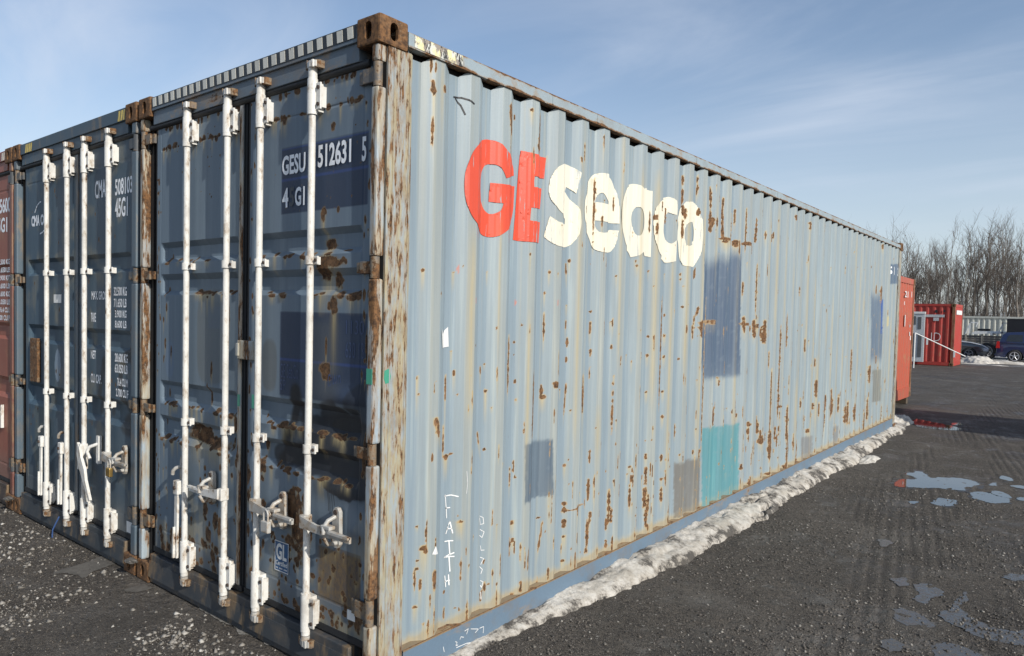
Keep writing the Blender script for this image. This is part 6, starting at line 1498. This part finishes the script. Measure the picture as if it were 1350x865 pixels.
def tri_fill(n, x0, x1, y0, y1, pw=1.0):
    return np.stack([x0 + (x1 - x0) * r.random(n), y0 + (y1 - y0) * r.random(n) ** pw], 1)
A = tri_fill(70000, -.0, 4.6, .2, 7.5, 1.5); A = A[A[:, 0] > .02 + .15 * (A[:, 1] > 1)]
dens = fbm(A[:, 0] * 1.6, A[:, 1] * 1.6, 400, 4); A = A[r.random(len(A)) < soft(dens, .36, .6) * .9 + .12]
stones('gravel', A, (.0025, .0125), M_st, 5, 'dark loose gravel scattered over the wet lane right of the pale blue container')
B = tri_fill(24000, -6.5, .2, -1.6, .02); dens = fbm(B[:, 0] * 2, B[:, 1] * 2, 401, 4); B = B[r.random(len(B)) < soft(dens, .3, .6) * .9 + .2]
stones('gravel', B, (.0025, .012), M_st, 6, 'dark loose gravel on the ground in front of the container doors')
cl = []
for (cx, cy), n, rr_ in PEB:
    cl.append(np.stack([r.normal(cx, rr_ * .55, n), r.normal(cy, rr_ * .22 + .03, n)], 1))
Cc = np.concatenate(cl); Cc = Cc[(Cc[:, 1] < -.02)]; Cc = Cc[r.random(len(Cc)) < .24]
stones('pale_gravel', Cc, (.0028, .021), M_pb, 7, 'pale limestone chips strewn in front of the container doors')
Dp = tri_fill(500, .2, 4.5, .4, 9); stones('pale_gravel', Dp, (.002, .008), M_pb, 8, 'sparse pale chips on the dark lane')

# lumps of frozen dirt on and beside the bottom castings
for (x, y, z, s_, lb) in ((-2.42, -.06, .012, .035, 'clod of frozen dirt where the pale blue and navy containers meet'), (-4.85, -.06, .012, .035, 'clod of frozen dirt where the navy and brick red containers meet')):
    bm = bmesh.new(); bmesh.ops.create_icosphere(bm, subdivisions=3, radius=1)
    for v in bm.verts:
        n_ = float(fbm(np.array(v.co.x * 2 + 5), np.array(v.co.y * 2 + v.co.z * 3 + 5), 9, 4)); v.co = Vector((v.co.x * s_ * 1.6, v.co.y * s_, v.co.z * s_ * .5)) * (.6 + .8 * n_)
    me = bpy.data.meshes.new('dirt_clod'); bm.to_mesh(me); bm.free(); o = link('dirt_clod', me, M_mudd, None, (x, y, z)); o['label'] = lb; o['category'] = 'dirt clod'

# ------------------------------------------------------------------ leafless wood
M_bark = plain('grey_bark', (.17, .148, .125), .9, var=.3, sc=3)
M_barkp = plain('pale_bark', (.30, .28, .25), .9, var=.25, sc=3)
M_twig = plain('grey_brown_twigs', (.11, .09, .073), .9, var=.25, sc=2)
def tree_meshes(seed, H, mat_t):
    r = random.Random(seed); tr_ = MB(); br_ = MB()
    pts = []; x = y = 0; lean = r.uniform(-.05, .05)
    n = 9
    for i in range(n + 1):
        z = H * .86 * i / n; x += r.gauss(0, .09) + lean * H / n; y += r.gauss(0, .09); pts.append(Vector((x, y, z)))
    r0 = H * .0100 * r.uniform(.7, 1.2); rs = [r0 * (1 - .82 * i / n) for i in range(n + 1)]
    tr_.tube(pts, rs, 6, cap=False)
    def branch(p, d, L, rad_, lvl):
        k = 4 if lvl < 2 else 3; q = [p]; dd = d.copy()
        for i in range(k):
            dd = (dd + Vector((r.gauss(0, .16), r.gauss(0, .16), r.gauss(.10, .10)))).normalized(); q.append(q[-1] + dd * L / k)
        br_.tube(q, [rad_ * (1 - .75 * i / k) for i in range(k + 1)], 4 if lvl < 2 else 3, cap=False)
        if lvl < 3:
            for i in range(1, k + 1):
                for _ in range(2 if lvl < 2 else (1 if r.random() < .6 else 0)):
                    nd = (dd + Vector((r.gauss(0, .7), r.gauss(0, .7), r.gauss(.25, .35)))).normalized(); branch(q[i], nd, L * r.uniform(.38, .62), rad_ * .5, lvl + 1)
    nb = r.randint(9, 13); lo = r.uniform(.25, .5)
    for k in range(nb):
        f_ = lo + (1 - lo) * (k + r.random()) / nb; f_ = min(.99, f_); i = f_ * n; a = int(i); p = pts[a].lerp(pts[min(n, a + 1)], i - a)
        an = r.uniform(0, 6.283); el_ = r.uniform(.75, 1.25); d = Vector((math.cos(an) * math.cos(el_), math.sin(an) * math.cos(el_), math.sin(el_)))
        branch(p, d, H * r.uniform(.13, .24) * (1.15 - .4 * f_), r0 * (1 - .75 * f_) * .62, 1 if f_ > .75 else 0 if r.random() < .35 else 1)
    a = mesh_of(tr_, 'trunk', False); b = mesh_of(br_, 'crown', False); a.materials.append(mat_t); b.materials.append(M_twig); return a, b
TV = [tree_meshes(500 + i, 12.5, M_barkp if i in (2, 6) else M_bark) for i in range(9)]
rt_ = random.Random(9)
def px_x(f_, y): return (-12.8 - (y - 75) * .2) * (1 - f_) + (-2.0 - (y - 75) * .06) * f_
cnt = 0
spots_ = []
for row, (yy, n_) in enumerate(((74, 15), (79, 18), (85, 21), (92, 23), (100, 23))):
    for k in range(n_):
        f_ = -.45 + 1.75 * (k + rt_.random()) / n_; spots_.append((px_x(f_, yy), yy + rt_.uniform(-3, 3)))
for i, (x, y) in enumerate(spots_):
    a, b = TV[rt_.randrange(9)]
    root = bpy.data.objects.new('bare_tree', None); col.objects.link(root); root.location = (x, y, GZ - .05)
    f_ = (x + 12.8) / 10.8
    hs = rt_.uniform(.68, .98) * (1.0 + .10 * math.sin(x * .9 + 1)) * (.92 if f_ < .55 else 1.06) * (1 + .004 * (y - 75))
    if i % 19 == 7: hs *= 1.08
    root.scale = (hs * .95, hs * .95, hs); root.rotation_euler = (0, 0, rt_.uniform(0, 6.28))
    root['label'] = 'leafless grey tree in the wood behind the yard'; root['category'] = 'tree'; root['group'] = 'leafless trees of the wood behind the yard'
    for nm, me in (('trunk', a), ('crown', b)):
        c_ = bpy.data.objects.new(nm, me); col.objects.link(c_); c_.parent = root
# undergrowth and far stems: reads as one brown mass
ub = MB(); ru_ = random.Random(4)
for i in range(2600):
    y = ru_.uniform(77, 118); f_ = ru_.uniform(-.6, 1.5); x = px_x(f_, y); h = ru_.uniform(1.2, 5) if i % 4 else ru_.uniform(4, 8)
    q = [Vector((x, y, GZ))]; d = Vector((ru_.gauss(0, .12), ru_.gauss(0, .12), 1)).normalized()
    for k in range(3): d = (d + Vector((ru_.gauss(0, .1), ru_.gauss(0, .1), .1))).normalized(); q.append(q[-1] + d * h / 3)
    rr_ = ru_.uniform(.012, .045); ub.tube(q, [rr_, rr_ * .8, rr_ * .5, rr_ * .2], 3, cap=False)
    for k in range(3):
        p = q[1].lerp(q[3], ru_.random()); d2 = Vector((ru_.gauss(0, .8), ru_.gauss(0, .8), 1)).normalized(); ub.tube([p, p + d2 * ru_.uniform(.5, 1.6)], [rr_ * .4, rr_ * .1], 3, cap=False)
me = mesh_of(ub, 'undergrowth', False); o = link('undergrowth', me, M_twig); o['kind'] = 'stuff'; o['label'] = 'tangled brown undergrowth and thin stems in the wood'; o['category'] = 'undergrowth'
# low rise of leaf litter on which the wood stands
hx = np.linspace(-160, 160, 60); hy = np.linspace(72, 260, 30); A_, B_ = np.meshgrid(hx, hy, indexing='ij')
Hh = GZ - .05 + 1.7 * soft(B_, 74, 125) + 1.0 * (fbm(A_ * .05 + 20, B_ * .05, 77, 3) - .5) * soft(B_, 76, 100)
o = ngrid('forest_floor', np.stack([A_, B_, Hh], -1), None, None, None, plain('leaf_litter', (.085, .07, .055), .95, sc=.6, var=.35), smooth=True); o['kind'] = 'structure'
if o.data.polygons[5].normal.z < 0: o.data.flip_normals()
